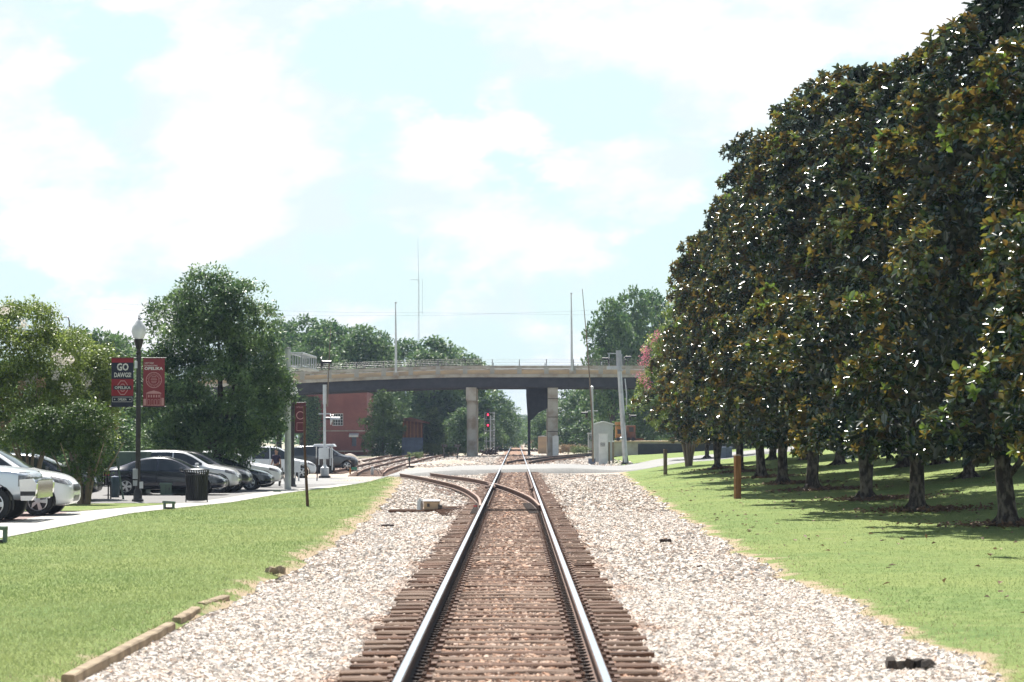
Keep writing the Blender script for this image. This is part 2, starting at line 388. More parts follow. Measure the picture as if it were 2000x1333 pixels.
# ------------------------------------------------------------------ ballast stones (uncountable)
def stones(name, n, xr, yr, size, zlift, mat, brownw=1.25, seed=1, keep=None, parent=None):
    g = np.random.default_rng(seed)
    x = g.uniform(*xr, n); y = g.uniform(*yr, n)
    if keep is not None:
        k = np.array([keep(a, b) for a, b in zip(x, y)]); x = x[k]; y = y[k]; n = len(x)
    z = np.array([h(a, b) for a, b in zip(x, y)])
    s = size * g.uniform(.5, 1.35, n)
    cube = np.array([[-1, -1, -1], [1, -1, -1], [1, 1, -1], [-1, 1, -1], [-1, -1, 1], [1, -1, 1], [1, 1, 1], [-1, 1, 1]], float) * .5
    V = cube[None] * g.uniform(.6, 1.1, (n, 1, 3)) + g.normal(0, .13, (n, 8, 3))
    q = g.normal(size=(n, 4)); q /= np.linalg.norm(q, axis=1)[:, None]
    w, a, b, c = q.T
    Rm = np.stack([np.stack([1 - 2 * (b * b + c * c), 2 * (a * b - c * w), 2 * (a * c + b * w)], 1), np.stack([2 * (a * b + c * w), 1 - 2 * (a * a + c * c), 2 * (b * c - a * w)], 1), np.stack([2 * (a * c - b * w), 2 * (b * c + a * w), 1 - 2 * (a * a + b * b)], 1)], 1)
    V = np.einsum('nij,nkj->nki', Rm, V) * s[:, None, None]; V[..., 2] *= .75
    V += np.stack([x, y, z + zlift * s], 1)[:, None]
    fc = np.array([(3, 2, 1, 0), (4, 5, 6, 7), (0, 1, 5, 4), (1, 2, 6, 5), (2, 3, 7, 6), (3, 0, 4, 7)])
    Fc = (fc[None] + (np.arange(n) * 8)[:, None, None]).reshape(-1, 4)
    u = g.random(n); pos = [p for p, _ in STONE]
    C = np.stack([np.interp(u, pos, [c[k] for _, c in STONE]) for k in range(3)], 1) * g.uniform(.74, 1.08, (n, 1))
    wob = .35 * np.sin(y * 1.1) + .25 * np.sin(y * 2.9 + x)
    br = np.clip((brownw + .35 - np.abs(x + 0 * y) + wob * .6) / .7, 0, 1)[:, None] * g.uniform(.55, 1, (n, 1))
    C = C * (1 - br) + C * np.array([.66, .44, .32]) * br
    tint = np.clip(g.random((n, 1)) - .65, 0, 1) * 1.1; C = C * (1 - tint) + C * np.array([.80, .60, .47]) * tint
    Ca = np.concatenate([np.repeat(C, 8, 0), np.ones((n * 8, 1))], 1)
    return link(name, np_mesh(name, V.reshape(-1, 3), Fc, mat, False, colors={'c': Ca}), parent)
TIE0 = 14.2; TIES = .54
def bed(a, b): return LLw(b) < a < RLw(b) + .12 * rng.random()
def not_on_tie(a, b):
    if not bed(a, b): return False
    if abs(abs(a) - .75) < .07: return False
    if abs(a) < 1.33 and ((b - TIE0 + TIES / 2) % TIES - TIES / 2) ** 2 < .135 ** 2: return rng.random() < (.30 if abs(a) < .68 else .12) * (.55 + .45 * math.sin(b * .7 + a) ** 2) * (1 if b < 45 else 1.5)
    return True
tag(stones('ballast_stones', 125000, (-4.0, 4.5), (16, 32), .041, .12, m_stone, keep=not_on_tie, seed=2), 'loose pale and rusty crushed stones along the near track', None, None, 'stuff')
tag(stones('ballast_stones', 60000, (-4.6, 5.2), (32, 62), .054, .12, m_stone, keep=not_on_tie, seed=3), 'loose pale crushed stones around the track switch', None, None, 'stuff')
tag(stones('ballast_stones', 24000, (-6.5, 6), (62, 122), .075, .12, m_stone, keep=not_on_tie, seed=4), 'loose pale crushed stones before the road crossing', None, None, 'stuff')
tag(stones('ballast_stones', 9000, (-13, 8), (152, 240), .13, .12, m_stone, brownw=1.2, seed=5), 'loose pale crushed stones between the road and the bridge', None, None, 'stuff')

# ------------------------------------------------------------------ grass blades close by (uncountable)
def blades(name, n, xr, yr, hh, keep, seed, mat, pw=1.0):
    g = np.random.default_rng(seed); x = g.uniform(*xr, n); u_ = g.random(n); y = 1 / (1 / yr[0] + (1 / yr[1] - 1 / yr[0]) * u_)
    k = np.array([keep(a, b) for a, b in zip(x, y)]); x = x[k]; y = y[k]; n = len(x)
    z = np.array([h(a, b) for a, b in zip(x, y)])
    B = np.stack([x, y, z], 1); a = g.uniform(0, 6.28, n); wd = g.uniform(.002, .0042, n) * (1 + y / 24)
    d = np.stack([np.cos(a), np.sin(a), 0 * a], 1) * wd[:, None]
    tip = B + np.stack([g.normal(0, .7, n), g.normal(0, .7, n), np.ones(n)], 1) * (hh * g.uniform(.5, 1.3, n))[:, None]
    V = np.stack([B - d, B + d, tip], 1).reshape(-1, 3); Fc = np.arange(n * 3).reshape(-1, 3)
    lf = .5 + .22 * np.sin(x * 1.1 + np.sin(y * .35) * 2) + .18 * np.sin(y * .5 + x * .6) + .12 * np.sin(x * 3.1 - y * 1.7); v = np.repeat(np.clip(lf + g.normal(0, .13, n), 0, 1), 3)
    return tag(link(name, np_mesh(name, V, Fc, mat, False, {'v': v})), None, None, None, 'stuff')
m_blade = leaf_mat('grass_blade', (.19, .265, .09), (.33, .375, .16), .7, trans=.35, spec=.2)
m_straw = leaf_mat('straw_blade', (.34, .27, .16), (.50, .41, .28), .8, trans=.25, spec=.2)
blades('grass', 210000, (-10.5, -3.2), (18, 118), .04, lambda a, b: PL(b) + .03 < a < LLw(b) - .02 - rng.random() ** 2 * .6, 11, m_blade)
blades('grass', 230000, (3.6, 26), (16, 118), .036, lambda a, b: a > RLw(b) + .02 + rng.random() ** 2 * .9 and a < 5 + b * .24, 12, m_blade)
blades('dry_grass', 7000, (-6.6, -3.1), (17, 112), .045, lambda a, b: LLw(b) - .5 * rng.random() < a < LLw(b) + .1, 13, m_straw)
blades('dry_grass', 11000, (3.5, 6.6), (16, 118), .04, lambda a, b: RLw(b) - .12 < a < RLw(b) + .9 * rng.random() + .1, 14, m_straw)

# ------------------------------------------------------------------ railway
RAILSEC = [(-.070, 0), (.070, 0), (.070, .012), (.012, .03), (.010, .125), (.036, .138), (.037, .168), (.028, .176), (-.028, .176), (-.037, .168), (-.036, .138), (-.010, .125), (-.012, .03), (-.070, .012)]
def rail_mesh(path, zf, mat_side, mat_top, name='rail'):
    path = [Vector((p[0], p[1], 0)) for p in path]; V = []; Fc = []; MI = []
    n = len(RAILSEC)
    for i, p in enumerate(path):
        d = (path[min(i + 1, len(path) - 1)] - path[max(i - 1, 0)]).normalized(); s = Vector((d.y, -d.x, 0))
        z = zf(p.x, p.y)
        for a, b in RAILSEC: V.append(tuple(p + s * a + Vector((0, 0, z + b))))
    for i in range(len(path) - 1):
        for k in range(n):
            Fc.append((i * n + k, i * n + (k + 1) % n, (i + 1) * n + (k + 1) % n, (i + 1) * n + k)); MI.append(1 if k == 7 else 0)
    Fc.append(tuple(range(n))); Fc.append(tuple(range((len(path) - 1) * n, len(path) * n))); MI += [0, 0]
    me = bpy.data.meshes.new(name); me.from_pydata(V, [], Fc); me.materials.append(mat_side); me.materials.append(mat_top)
    me.polygons.foreach_set('material_index', MI); bm_fix(me); return me
G = .7525
def tie_variant(seed, w=2.6):
    g = random.Random(seed); m = MB(); a = .115
    nseg = 10; vs = []; fs = []
    for i in range(nseg + 1):
        x = -w / 2 + w * i / nseg; e = .012 if i in (0, nseg) else .004
        for (yy, zz) in ((-a, -.16), (-a, -.015), (-a + .02, -.002), (a - .02, 0), (a, -.015), (a, -.16)):
            vs.append((x + g.uniform(-e, e), yy + g.uniform(-.008, .008), zz + g.uniform(-.006, .004)))
    for i in range(nseg):
        for k in range(6): fs.append((i * 6 + k, i * 6 + (k + 1) % 6, (i + 1) * 6 + (k + 1) % 6, (i + 1) * 6 + k))
    fs += [tuple(range(6)), tuple(range(nseg * 6, nseg * 6 + 6))]
    return vs, fs
track = thing('railway_track', 'straight main railway track with bright rail heads running under the bridge', 'railway track', (0, 0, 0))
def strt(x): return [(x, 8 + i * 4) for i in range(28)] + [(x, 122 + i * 20) for i in range(55)]
zmain = lambda x, y: .002
for sx in (-G, G): link('rail', rail_mesh(strt(sx), zmain, m_rust if sx > 0 else m_dark_rust_or_shade, m_railtop), track)  # left rail's shaded side is painted in with the darker material
tms = []
for s in range(7):
    m = MB(); m.add(*tie_variant(s)); tms.append(m.mesh('tie', m_tie if s % 3 else m_tie2))
for i in range(100):
    g = random.Random(i * 7 + 1)
    o = link('tie', tms[g.randrange(7)], track); o.location = (g.uniform(-.06, .06), TIE0 + i * TIES, g.uniform(-.012, .002)); o.rotation_euler = (0, g.uniform(-.004, .004), g.uniform(-.015, .015) + (math.pi if g.random() < .5 else 0))
far = MB()
for i in range(100, 420):
    g = random.Random(i); vs, fs = tie_variant(g.randrange(7)); y = TIE0 + i * TIES
    far.add([(a, b + y, c - .006) for a, b, c in vs], fs)
tag(far.build('tie', m_tie, track), kind='stuff')
pl = MB()   # tie plates with spikes along both rails
for i in range(0, 200):
    y = TIE0 + i * TIES
    for sx in (-G, G):
        pl.box((sx, y, .0035), (.36, .18, .012))
        for q in (-.115, .115):
            pl.box((sx + q, y + .05, .018), (.035, .03, .03)); pl.box((sx + q, y - .05, .018), (.035, .03, .03))
tag(pl.build('tie_plate', m_rust, track), kind='stuff')
# rail anchors clipped under the rails: the dark rings seen on the inner side
an = MB()
for i in range(0, 90):
    y = TIE0 + i * TIES
    for sx in (-G, G):
        for q in (-.14, .14): an.box((sx - math.copysign(.07, sx), y + q, .012), (.07, .035, .05))
tag(an.build('rail_anchor', m_dark_rust_or_shade, track), kind='stuff')
# turnouts
def offset_path(path, d):
    out = []; P = [Vector((a, b, 0)) for a, b in path]
    for i, p in enumerate(P):
        t = (P[min(i + 1, len(P) - 1)] - P[max(i - 1, 0)]).normalized(); out.append((p.x + t.y * d, p.y - t.x * d))
    return out
def curve_path(ctrl, n=60):
    ys = np.linspace(ctrl[0][1], ctrl[-1][1], n); cx = [c[0] for c in ctrl]; cy = [c[1] for c in ctrl]
    # smooth (Catmull-Rom style) interpolation in y
    out = []
    for y in ys:
        j = max(0, min(len(cy) - 2, int(np.searchsorted(cy, y) - 1))); t = (y - cy[j]) / (cy[j + 1] - cy[j])
        m0 = (cx[min(j + 1, len(cx) - 1)] - cx[max(j - 1, 0)]) / (cy[min(j + 1, len(cy) - 1)] - cy[max(j - 1, 0)]); m1 = (cx[min(j + 2, len(cx) - 1)] - cx[j]) / (cy[min(j + 2, len(cy) - 1)] - cy[j]); H = cy[j + 1] - cy[j]
        out.append(((2 * t**3 - 3 * t**2 + 1) * cx[j] + (t**3 - 2 * t**2 + t) * H * m0 + (-2 * t**3 + 3 * t**2) * cx[j + 1] + (t**3 - t**2) * H * m1, y))
    return out
def ties_along(path, step, parent, y0=None, y1=None, width=2.6, zf=None, stuff=True):
    P = [Vector((a, b, 0)) for a, b in path]; acc = 0; m = MB(); k = 0
    for i in range(len(P) - 1):
        seg = (P[i + 1] - P[i]); ln = seg.length
        while acc < ln:
            p = P[i] + seg * (acc / ln); acc += step
            if (y0 and p.y < y0) or (y1 and p.y > y1): continue
            g = random.Random(k); k += 1; vs, fs = tie_variant(g.randrange(7), width); an_ = math.atan2(seg.y, seg.x) - math.pi / 2
            c, s = math.cos(an_), math.sin(an_); z = zf(p.x, p.y) if zf else 0
            m.add([(p.x + a * c - b * s, p.y + a * s + b * c, z + q) for a, b, q in vs], fs)
        acc -= ln
    return tag(m.build('tie', m_tie, parent), kind='stuff')
def zside(x, y): return max(h(x, y) + .06, -.4) if abs(x) > 2 else .0
div = curve_path([(0, 52), (-.03, 57), (-.32, 68), (-1.35, 84), (-3.0, 100), (-4.9, 114)], 60)
tr = thing('siding_track', 'rusty siding track curving off to the left from the switch before the road', 'railway track')
zs_ = lambda x, y: ip(abs(x), [0, 1.6, 3, 6], [.002, .0, -.06, -.10])
link('rail', rail_mesh([p for p in offset_path(div, -G) if p[1] > 57.5], zs_, m_rust, m_sidingtop), tr)
link('rail', rail_mesh([p for p in offset_path(div, G) if p[1] > 57.5], zs_, m_rust, m_sidingtop), tr)
ties_along(div, .54, tr, 60, 114, 2.7, lambda x, y: zs_(x, y) - ip(y, [60, 72], [.03, .085]))
yardB = curve_path([(-8.4, 134), (-8.9, 150), (-8.6, 175), (-8.0, 205), (-7.6, 240), (-8.2, 290)], 50)
yardA = curve_path([(-11.9, 142), (-11.7, 165), (-11.2, 190), (-11.0, 225), (-11.5, 290)], 50)
for nm, lab, pth in (('yard_track', 'rusty yard track nearest the main line, beyond the road on the left', yardB), ('yard_track', 'outer rusty yard track beside the gravel mound, beyond the road', yardA)):
    t_ = thing(nm, lab, 'railway track', group='rusty side tracks past the road')
    for s in (-G, G): link('rail', rail_mesh(offset_path(pth, s), lambda x, y: h(x, y) + .05, m_rust, m_sidingtop), t_)
    ties_along(pth, .7, t_, zf=lambda x, y: h(x, y) + .045)
rdiv = curve_path([(0, 148), (.2, 158), (1.3, 175), (3.2, 195), (5.4, 215), (8.5, 240), (13, 270)], 60)
t_ = thing('branch_track', 'rusty branch track curving off to the right beyond the road', 'railway track', group='rusty side tracks past the road')
for s in (-G, G): link('rail', rail_mesh([p for p in offset_path(rdiv, s) if p[1] > 157], lambda x, y: ip(abs(x), [0, 3, 6], [.004, .0, -.02]), m_dark_rust_or_shade, m_sidingtop), t_)
ties_along(rdiv, .6, t_, 160, 260, zf=lambda x, y: -.02)
t_ = thing('crossing_track', 'distant track crossing the main line at right angles beyond the bridge', 'railway track')
for s in (-G, G): link('rail', rail_mesh([(x, 300 + s + x * .12) for x in range(-40, 34, 3)], lambda x, y: .01, m_dark_rust_or_shade, m_dark_rust_or_shade), t_)
ties_along([(x, 300 + x * .12) for x in range(-40, 34, 3)], .6, t_, zf=lambda x, y: .0)
m = MB()
for (xa, ya, xb, yb) in ((-.95, 80.5, -.60, 86.5), (-.62, 80.5, -.98, 88.0)): m.tube([(xa, ya, .13), (xb, yb, .13)], .045, 5)
m.box((-.78, 84, .10), (.26, 3.0, .12), taper=.8); m.build('frog', m_rust, tr)
m = MB(); m.tube([(.60, 79, .10), (.665, 80, .13), (.665, 88, .13), (.60, 89, .10)], .04, 5); m.build('guard_rail', m_rust, tr)
m = MB()
for q in range(0, 14, 2): m.box((-1.25 - .22 - q * .02, TIE0 + (80 + q) * TIES, -.085), (.6 + q * .04, .2, .12), rz=.01 * (q % 3 - 1))
m.build('switch_tie', m_tie, tr)
m = MB()
for q in range(16):
    for xx in (-G - .12, G - .16 - .01 * q): m.box((xx, 57.2 + q * .54, .018), (.34, .16, .02))
m.build('slide_plate', m_dark_rust_or_shade, tr)
# switch machine and rods
p = gp(836, 1001)
sm = thing('switch_machine', 'silver grey switch machine box on two long ties left of the rails', 'switch machine', (p.x, p.y, h(p.x, p.y)))
k = 1 / ppm(p.y)
m = MB(); m.box((.25, -.35, .0), (2.6, .24, .14)); m.box((.25, .35, .0), (2.6, .24, .14)); m.build('mounting_tie', m_tie, sm)
m = MB(); m.box((.1, 0, .19), (.42, .55, .22), bev=.03); m.build('body', m_tan, sm); m = MB(); m.box((.02, -.285, .2), (.07, .03, .09)); m.box((.33, -.1, .14), (.1, .5, .12)); m.build('latch', m_black, sm)
m = MB(); m.box((.1, 0, .315), (.46, .6, .04), bev=.015); m.build('lid', m_whitepaint, sm)
m = MB(); m.cyl((-.22, 0, .07), (-.22, 0, .32), .09, .07, 12); m.cyl((-.22, 0, .32), (-.22, 0, .38), .04, n=10); m.build('motor', m_steel, sm, True)
m = MB(); m.cyl((.3, -.05, .1), (1.66 - 0, -.05, .07), .022, n=8); m.cyl((.3, .1, .1), (1.6, .1, .07), .018, n=8); m.build('connecting_rod', m_dark_rust_or_shade, sm, True)
m = MB(); m.box((1.28, -.12, .13), (.1, .02, .13)); m.build('tag', M('red_tag', (.65, .12, .10), .6), sm)
y_sw = 58.2
m = MB(); m.box((0, y_sw, .045), (1.36, .07, .02)); m.box((0, y_sw + .9, .045), (1.36, .05, .02))
tag(m.build('switch_rod', m_dark_rust_or_shade), 'dark flat throw rod lying across between the rails at the switch', 'switch rod')
# second low track box in the middle of the siding at the left: small grey stub posts, bark, clods
def clod(px, py, w, hgt, label, col, name='clod', cat='clod', seed=0):
    p = gp(px, py); g = np.random.default_rng(seed); m = MB(); k = w / ppm(p.y)
    for q in range(5):
        a = (q - 2) * k * .2; m.box((a, g.uniform(-.02, .02), hgt / ppm(p.y) * g.uniform(.25, .5)), (k * g.uniform(.25, .42), k * g.uniform(.3, .6), hgt / ppm(p.y) * g.uniform(.5, 1)), rz=g.uniform(-.6, .6), rx=g.uniform(-.3, .3), ry=g.uniform(-.3, .3), taper=.6)
    o = m.build(name, col); o.location = (p.x, p.y, h(p.x, p.y) + .025); return tag(o, label, cat)
clod(1775, 1310, 84, 22, 'long piece of dark bark lying on the ballast at lower right', M('dark_bark_piece', (.055, .040, .030), .95, 0, (.02, .016, .013), 12, 5, .6), 'bark_piece', 'bark', 1)
clod(1300, 1062, 20, 8, 'small black clod on the ballast right of the track', m_dark_rust_or_shade, 'clod', 'clod', 2)
clod(1366, 1112, 10, 6, 'tiny reddish clod on the ballast near the right lawn', m_rust, 'clod', 'clod', 3)
clod(757, 1031, 22, 5, 'dark splinter on the ballast left of the track', m_dark_rust_or_shade, 'splinter', 'splinter', 4)
clod(538, 1123, 36, 14, 'flat tan rock at the edge of the left lawn', m_timber, 'rock', 'rock', 5)
# timber edging
for i, (a, b, lab) in enumerate((((118, 1333), (322, 1222), 'longest timber edging piece along the left lawn, nearest the camera'), ((334, 1212), (372, 1190), 'short half buried timber edging piece between two longer ones'), ((392, 1182), (441, 1170), 'broken timber edging stub farthest along the left lawn'))):
    p, q = gp(*a), gp(*b); d = (q - p); c = (p + q) / 2
    m = MB(); n = 14; w = .055
    vs = []; fs = []
    dn = Vector((d.x, d.y, 0)).normalized(); sd = Vector((dn.y, -dn.x, 0))
    g = random.Random(i)
    for j in range(n + 1):
        t = j / n - .5
        for a2, z2 in ((-w, -.15), (-w, .045), (-w + .015, .058), (w - .015, .055), (w, .042), (w, -.15)):
            vs.append(Vector((d.x * t, d.y * t, 0)) + sd * (a2 + g.uniform(-.006, .006)) + Vector((0, 0, z2 + g.uniform(-.006, .003))))
    for j in range(n):
        for k2 in range(6): fs.append((j * 6 + k2, j * 6 + (k2 + 1) % 6, (j + 1) * 6 + (k2 + 1) % 6, (j + 1) * 6 + k2))
    fs += [tuple(range(6)), tuple(range(n * 6, n * 6 + 6))]
    m.add(vs, fs); o = m.build('timber_edging', m_timber); o.location = (c.x + (.06 if i < 2 else 0), c.y, h(c.x + .4, c.y) + .065); tag(o, lab, 'edging', 'timber edging of the left lawn')

# ------------------------------------------------------------------ foliage
def unit(a): return a / np.maximum(np.linalg.norm(a, axis=-1, keepdims=True), 1e-6)
def leaves(P, A, Nn, Ln, Wd, v, name, mat, shape=4, fold=.25, curl=.0, smooth=False):
    A = unit(A); Rr = unit(np.cross(A, Nn)); Nn = unit(np.cross(Rr, A)); Ln = Ln[:, None]; Wd = Wd[:, None]
    if shape == 4:
        V = np.stack([P, P + A * Ln * .5 + Rr * Wd * .5 + Nn * Wd * fold, P + A * Ln, P + A * Ln * .5 - Rr * Wd * .5 + Nn * Wd * fold], 1)
        n = len(P); Fc = np.arange(n * 4).reshape(-1, 4); kk = 4
    else:
        V = np.stack([P, P + A * Ln * .38 + Rr * Wd * .48 + Nn * Wd * fold, P + A * Ln * .78 + Rr * Wd * .42 + Nn * (Wd * fold - Ln * curl), P + A * Ln - Nn * Ln * curl * 2.2, P + A * Ln * .78 - Rr * Wd * .42 + Nn * (Wd * fold - Ln * curl), P + A * Ln * .38 - Rr * Wd * .48 + Nn * Wd * fold], 1)
        n = len(P); b = (np.arange(n) * 6)[:, None]; Fc = np.concatenate([b + np.array([[0, 1, 2, 3]]), b + np.array([[0, 3, 4, 5]])], 1).reshape(-1, 4); kk = 6
    return np_mesh(name, V.reshape(-1, 3), Fc, mat, smooth, {'v': np.repeat(v, kk)})
def rdir(g, n): return unit(g.normal(size=(n, 3)))
def limbs(m, base, tops, r, bend=.3, seed=0, n=7):
    g = random.Random(seed)
    for t in tops:
        b = Vector(base); t = Vector(t); mid = b.lerp(t, .45) + Vector((g.uniform(-bend, bend), g.uniform(-bend, bend), g.uniform(0, bend)))
        m.tube([b, b.lerp(mid, .5), mid, mid.lerp(t, .5) + Vector((g.uniform(-.1, .1), g.uniform(-.1, .1), 0)), t], [r, r * .8, r * .62, r * .4, r * .12], n)
# ---- magnolia
def mag_leaf():
    m, t, b = nt('magnolia_leaf'); a = N(t, 'ShaderNodeAttribute', attribute_name='v'); g = N(t, 'ShaderNodeNewGeometry')
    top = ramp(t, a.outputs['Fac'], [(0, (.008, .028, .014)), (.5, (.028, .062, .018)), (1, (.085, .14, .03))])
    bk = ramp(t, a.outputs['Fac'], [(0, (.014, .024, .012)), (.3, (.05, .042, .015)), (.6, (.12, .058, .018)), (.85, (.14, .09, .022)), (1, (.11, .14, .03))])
    L(t, mix(t, g.outputs['Backfacing'], top, bk), b.inputs['Base Color'])
    L(t, ramp(t, g.outputs['Backfacing'], [(0, (.25,) * 3), (1, (.7,) * 3)]), b.inputs['Roughness']); b.inputs['Specular IOR Level'].default_value = .9
    tr = N(t, 'ShaderNodeBsdfTranslucent'); L(t, ramp(t, a.outputs['Fac'], [(0, (.01, .03, .02)), (.38, (.09, .13, .03)), (.6, (.27, .17, .03)), (.8, (.36, .28, .04)), (1, (.26, .42, .06))]), tr.inputs['Color'])
    ms = N(t, 'ShaderNodeMixShader', Fac=.18); L(t, b.outputs[0], ms.inputs[1]); L(t, tr.outputs[0], ms.inputs[2]); L(t, ms.outputs[0], t.nodes['Material Output'].inputs['Surface']); return m
m_mag = mag_leaf()
def magnolia_crown(seed, H=12.0, rmax=3.12, z0=1.5, npuff=185, nros=19):
    g = np.random.default_rng(seed)
    def rad(t):  # t 0..1 from the bottom to the top of the crown
        return rmax * np.interp(t, [0, .08, .22, .45, .65, .8, .92, 1], [.74, .98, 1, .86, .68, .51, .34, .06])
    t = g.random(npuff * 2); keep = g.random(npuff * 2) < (rad(t) / rmax + .12); t = t[keep][:npuff]; n = len(t)
    th = g.uniform(0, 2 * np.pi, n); lob = 1 + .15 * np.sin(3 * th + seed + t * 9) + .13 * np.sin(5 * th + 2 * seed - t * 14)
    rr = rad(t) * lob * g.uniform(.70, 1.12, n); C = np.stack([rr * np.cos(th), rr * np.sin(th), z0 + t * (H - z0)], 1)
    pr = g.uniform(.38, .80, n)
    out = unit(np.stack([np.cos(th), np.sin(th), .35 + 1.3 * np.clip(t - .55, 0, 1)], 1))
    # rosettes on each puff
    Cq = np.repeat(C, nros, 0); pq = np.repeat(pr, nros); oq = np.repeat(out, nros, 0)
    d = unit(rdir(g, n * nros) + oq * .8 + np.array([0, 0, .45])); RP = Cq + d * (pq * g.uniform(.7, 1.05, n * nros))[:, None]
    ax = unit(d * .75 + np.array([0, 0, .65]) + g.normal(0, .25, d.shape)); vr = np.repeat(np.clip(g.normal(.42, .17, n), 0, 1), nros) + g.normal(0, .24, n * nros)
    NL = 9
    P = np.repeat(RP, NL, 0); A0 = np.repeat(ax, NL, 0); k = np.tile(np.arange(NL), len(RP))
    u = unit(np.cross(A0, np.array([.3, .5, .81]))); w = np.cross(A0, u); ang = k * 2.4 + np.repeat(g.uniform(0, 6, len(RP)), NL)
    side = u * np.cos(ang)[:, None] + w * np.sin(ang)[:, None]; tilt = (.30 + k / NL * 1.65)[:, None]
    A = unit(A0 * np.cos(tilt) + side * np.sin(tilt) + g.normal(0, .12, A0.shape)); Nn = A0 * np.sin(tilt) - side * np.cos(tilt)
    Ls = g.uniform(.14, .21, len(P))
    P1, A1, N1, L1, V1 = P, A, Nn, Ls, np.clip(np.repeat(vr, NL) + g.normal(0, .12, len(P)), 0, 1)
    # inner leaves filling the crown, coloured darker to paint in its inner shade
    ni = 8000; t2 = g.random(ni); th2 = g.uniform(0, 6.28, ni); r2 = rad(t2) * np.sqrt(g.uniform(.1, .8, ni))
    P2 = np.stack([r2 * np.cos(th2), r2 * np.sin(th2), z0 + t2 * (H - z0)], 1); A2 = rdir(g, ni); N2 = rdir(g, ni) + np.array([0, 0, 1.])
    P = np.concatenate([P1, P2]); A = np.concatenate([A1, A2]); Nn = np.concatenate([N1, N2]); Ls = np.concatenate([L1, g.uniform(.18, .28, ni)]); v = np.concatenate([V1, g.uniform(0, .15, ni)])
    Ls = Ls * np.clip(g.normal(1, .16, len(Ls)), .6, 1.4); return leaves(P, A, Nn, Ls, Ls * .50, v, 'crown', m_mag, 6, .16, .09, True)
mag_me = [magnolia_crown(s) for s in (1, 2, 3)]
def magnolia_trunk(seed, double=False, r=.185):
    m = MB(); g = random.Random(seed); tops = []
    def stem(dx, dy, r, ln):
        pts = [(dx * .02, 0, -.12), (dx * .03, 0, .03), (dx * .1 + g.uniform(-.03, .03), dy * .1, .38), (dx * .4 + g.uniform(-.09, .09), dy * .35, 1.5), (dx * .6, dy * .6, 3.2), (dx * .8, dy * .8, 6), (dx, dy, 10.5)]
        m.tube(pts, [r * 2.0, r * 1.45, r * 1.08, r * .92, r * .8, r * .5, r * .08], 14)
    if double: stem(-.55, .1, r * .75, 1); stem(.6, -.1, r * .7, 1)
    else: stem(g.uniform(-.2, .2), g.uniform(-.2, .2), r, 1)
    for q in range(5):  # flaring roots
        a = q * 1.257 + g.uniform(-.3, .3); m.tube([(r * .8 * math.cos(a), r * .8 * math.sin(a), .22), (r * 1.7 * math.cos(a), r * 1.7 * math.sin(a), .05), (r * 2.9 * math.cos(a), r * 2.9 * math.sin(a), -.06)], [r * .42, r * .34, r * .12], 6)
    for q in range(22):
        a = q * 2.4 + g.uniform(-.3, .3); z = 1.7 + q * .36; rr = 2.3 * (1 - q / 26)
        limbs(m, (0, 0, z), [(rr * math.cos(a), rr * math.sin(a), z + g.uniform(.1, .9))], r * .20 * (1 - q / 30), .25, seed * 50 + q, 6)
    for q in range(3):
        a = g.uniform(0, 6.28); m.tube([(0, 0, 1.05 + q * .2), (.55 * math.cos(a), .55 * math.sin(a), 1.7 + q * .2), (1.5 * math.cos(a), 1.5 * math.sin(a), 2.7 + q * .3)], [r * .42, r * .34, r * .2], 7)
    return m.mesh('trunk', m_bark, True, 60)
trk = [magnolia_trunk(1), magnolia_trunk(2, True), magnolia_trunk(3)]
MAGS = [(1968, 1028, 0, 0, .97, .97, .3, 'nearest magnolia in the row whose grey trunk stands by the right edge'),
        (1791, 1000, 1, 2, .98, .93, 1.9, 'magnolia second in the row with a straight trunk and a mulched foot'),
        (1692, 978, 2, 1, 1.02, 1.02, 4.0, 'twin stemmed magnolia third from the right in the row'),
        (1587, 959, 0, 0, 1.0, 1.08, 2.5, 'tall magnolia fourth from the right with a broad dark trunk'),
        (1529, 947, 1, 2, .93, .99, 5.1, 'magnolia behind the brown wooden post, fifth from the right'),
        (1487, 934, 2, 0, .93, 1.13, .9, 'slim magnolia sixth from the right in the row'),
        (1444, 923, 0, 2, .90, .97, 3.3, 'magnolia seventh from the right, its trunk just behind the brown wooden post'),
        (1401, 917, 1, 1, .88, .93, 5.9, 'farthest magnolia of the row, next to the many stemmed crepe myrtle')]
GM = 'magnolias in a row on the right lawn'
def place_mag(x, y, ci, ti, sxy, sz, rot, lab, grp=GM):
    t = thing('magnolia_tree', lab, 'tree', (x, y, h(x, y)), rot, grp); t.scale = (sxy, sxy, sz)
    link('crown', mag_me[ci], t); link('trunk', trk[ti], t); return t
for (px, py, ci, ti, sxy, sz, rot, lab) in MAGS:
    p = gp(px, py); place_mag(p.x, p.y, ci, ti, sxy, sz, rot, lab)
place_mag(11.3, 39.0, 2, 0, 1.0, 1.0, 1.2, 'magnolia standing just outside the right edge, its leaves hanging into the top right corner')
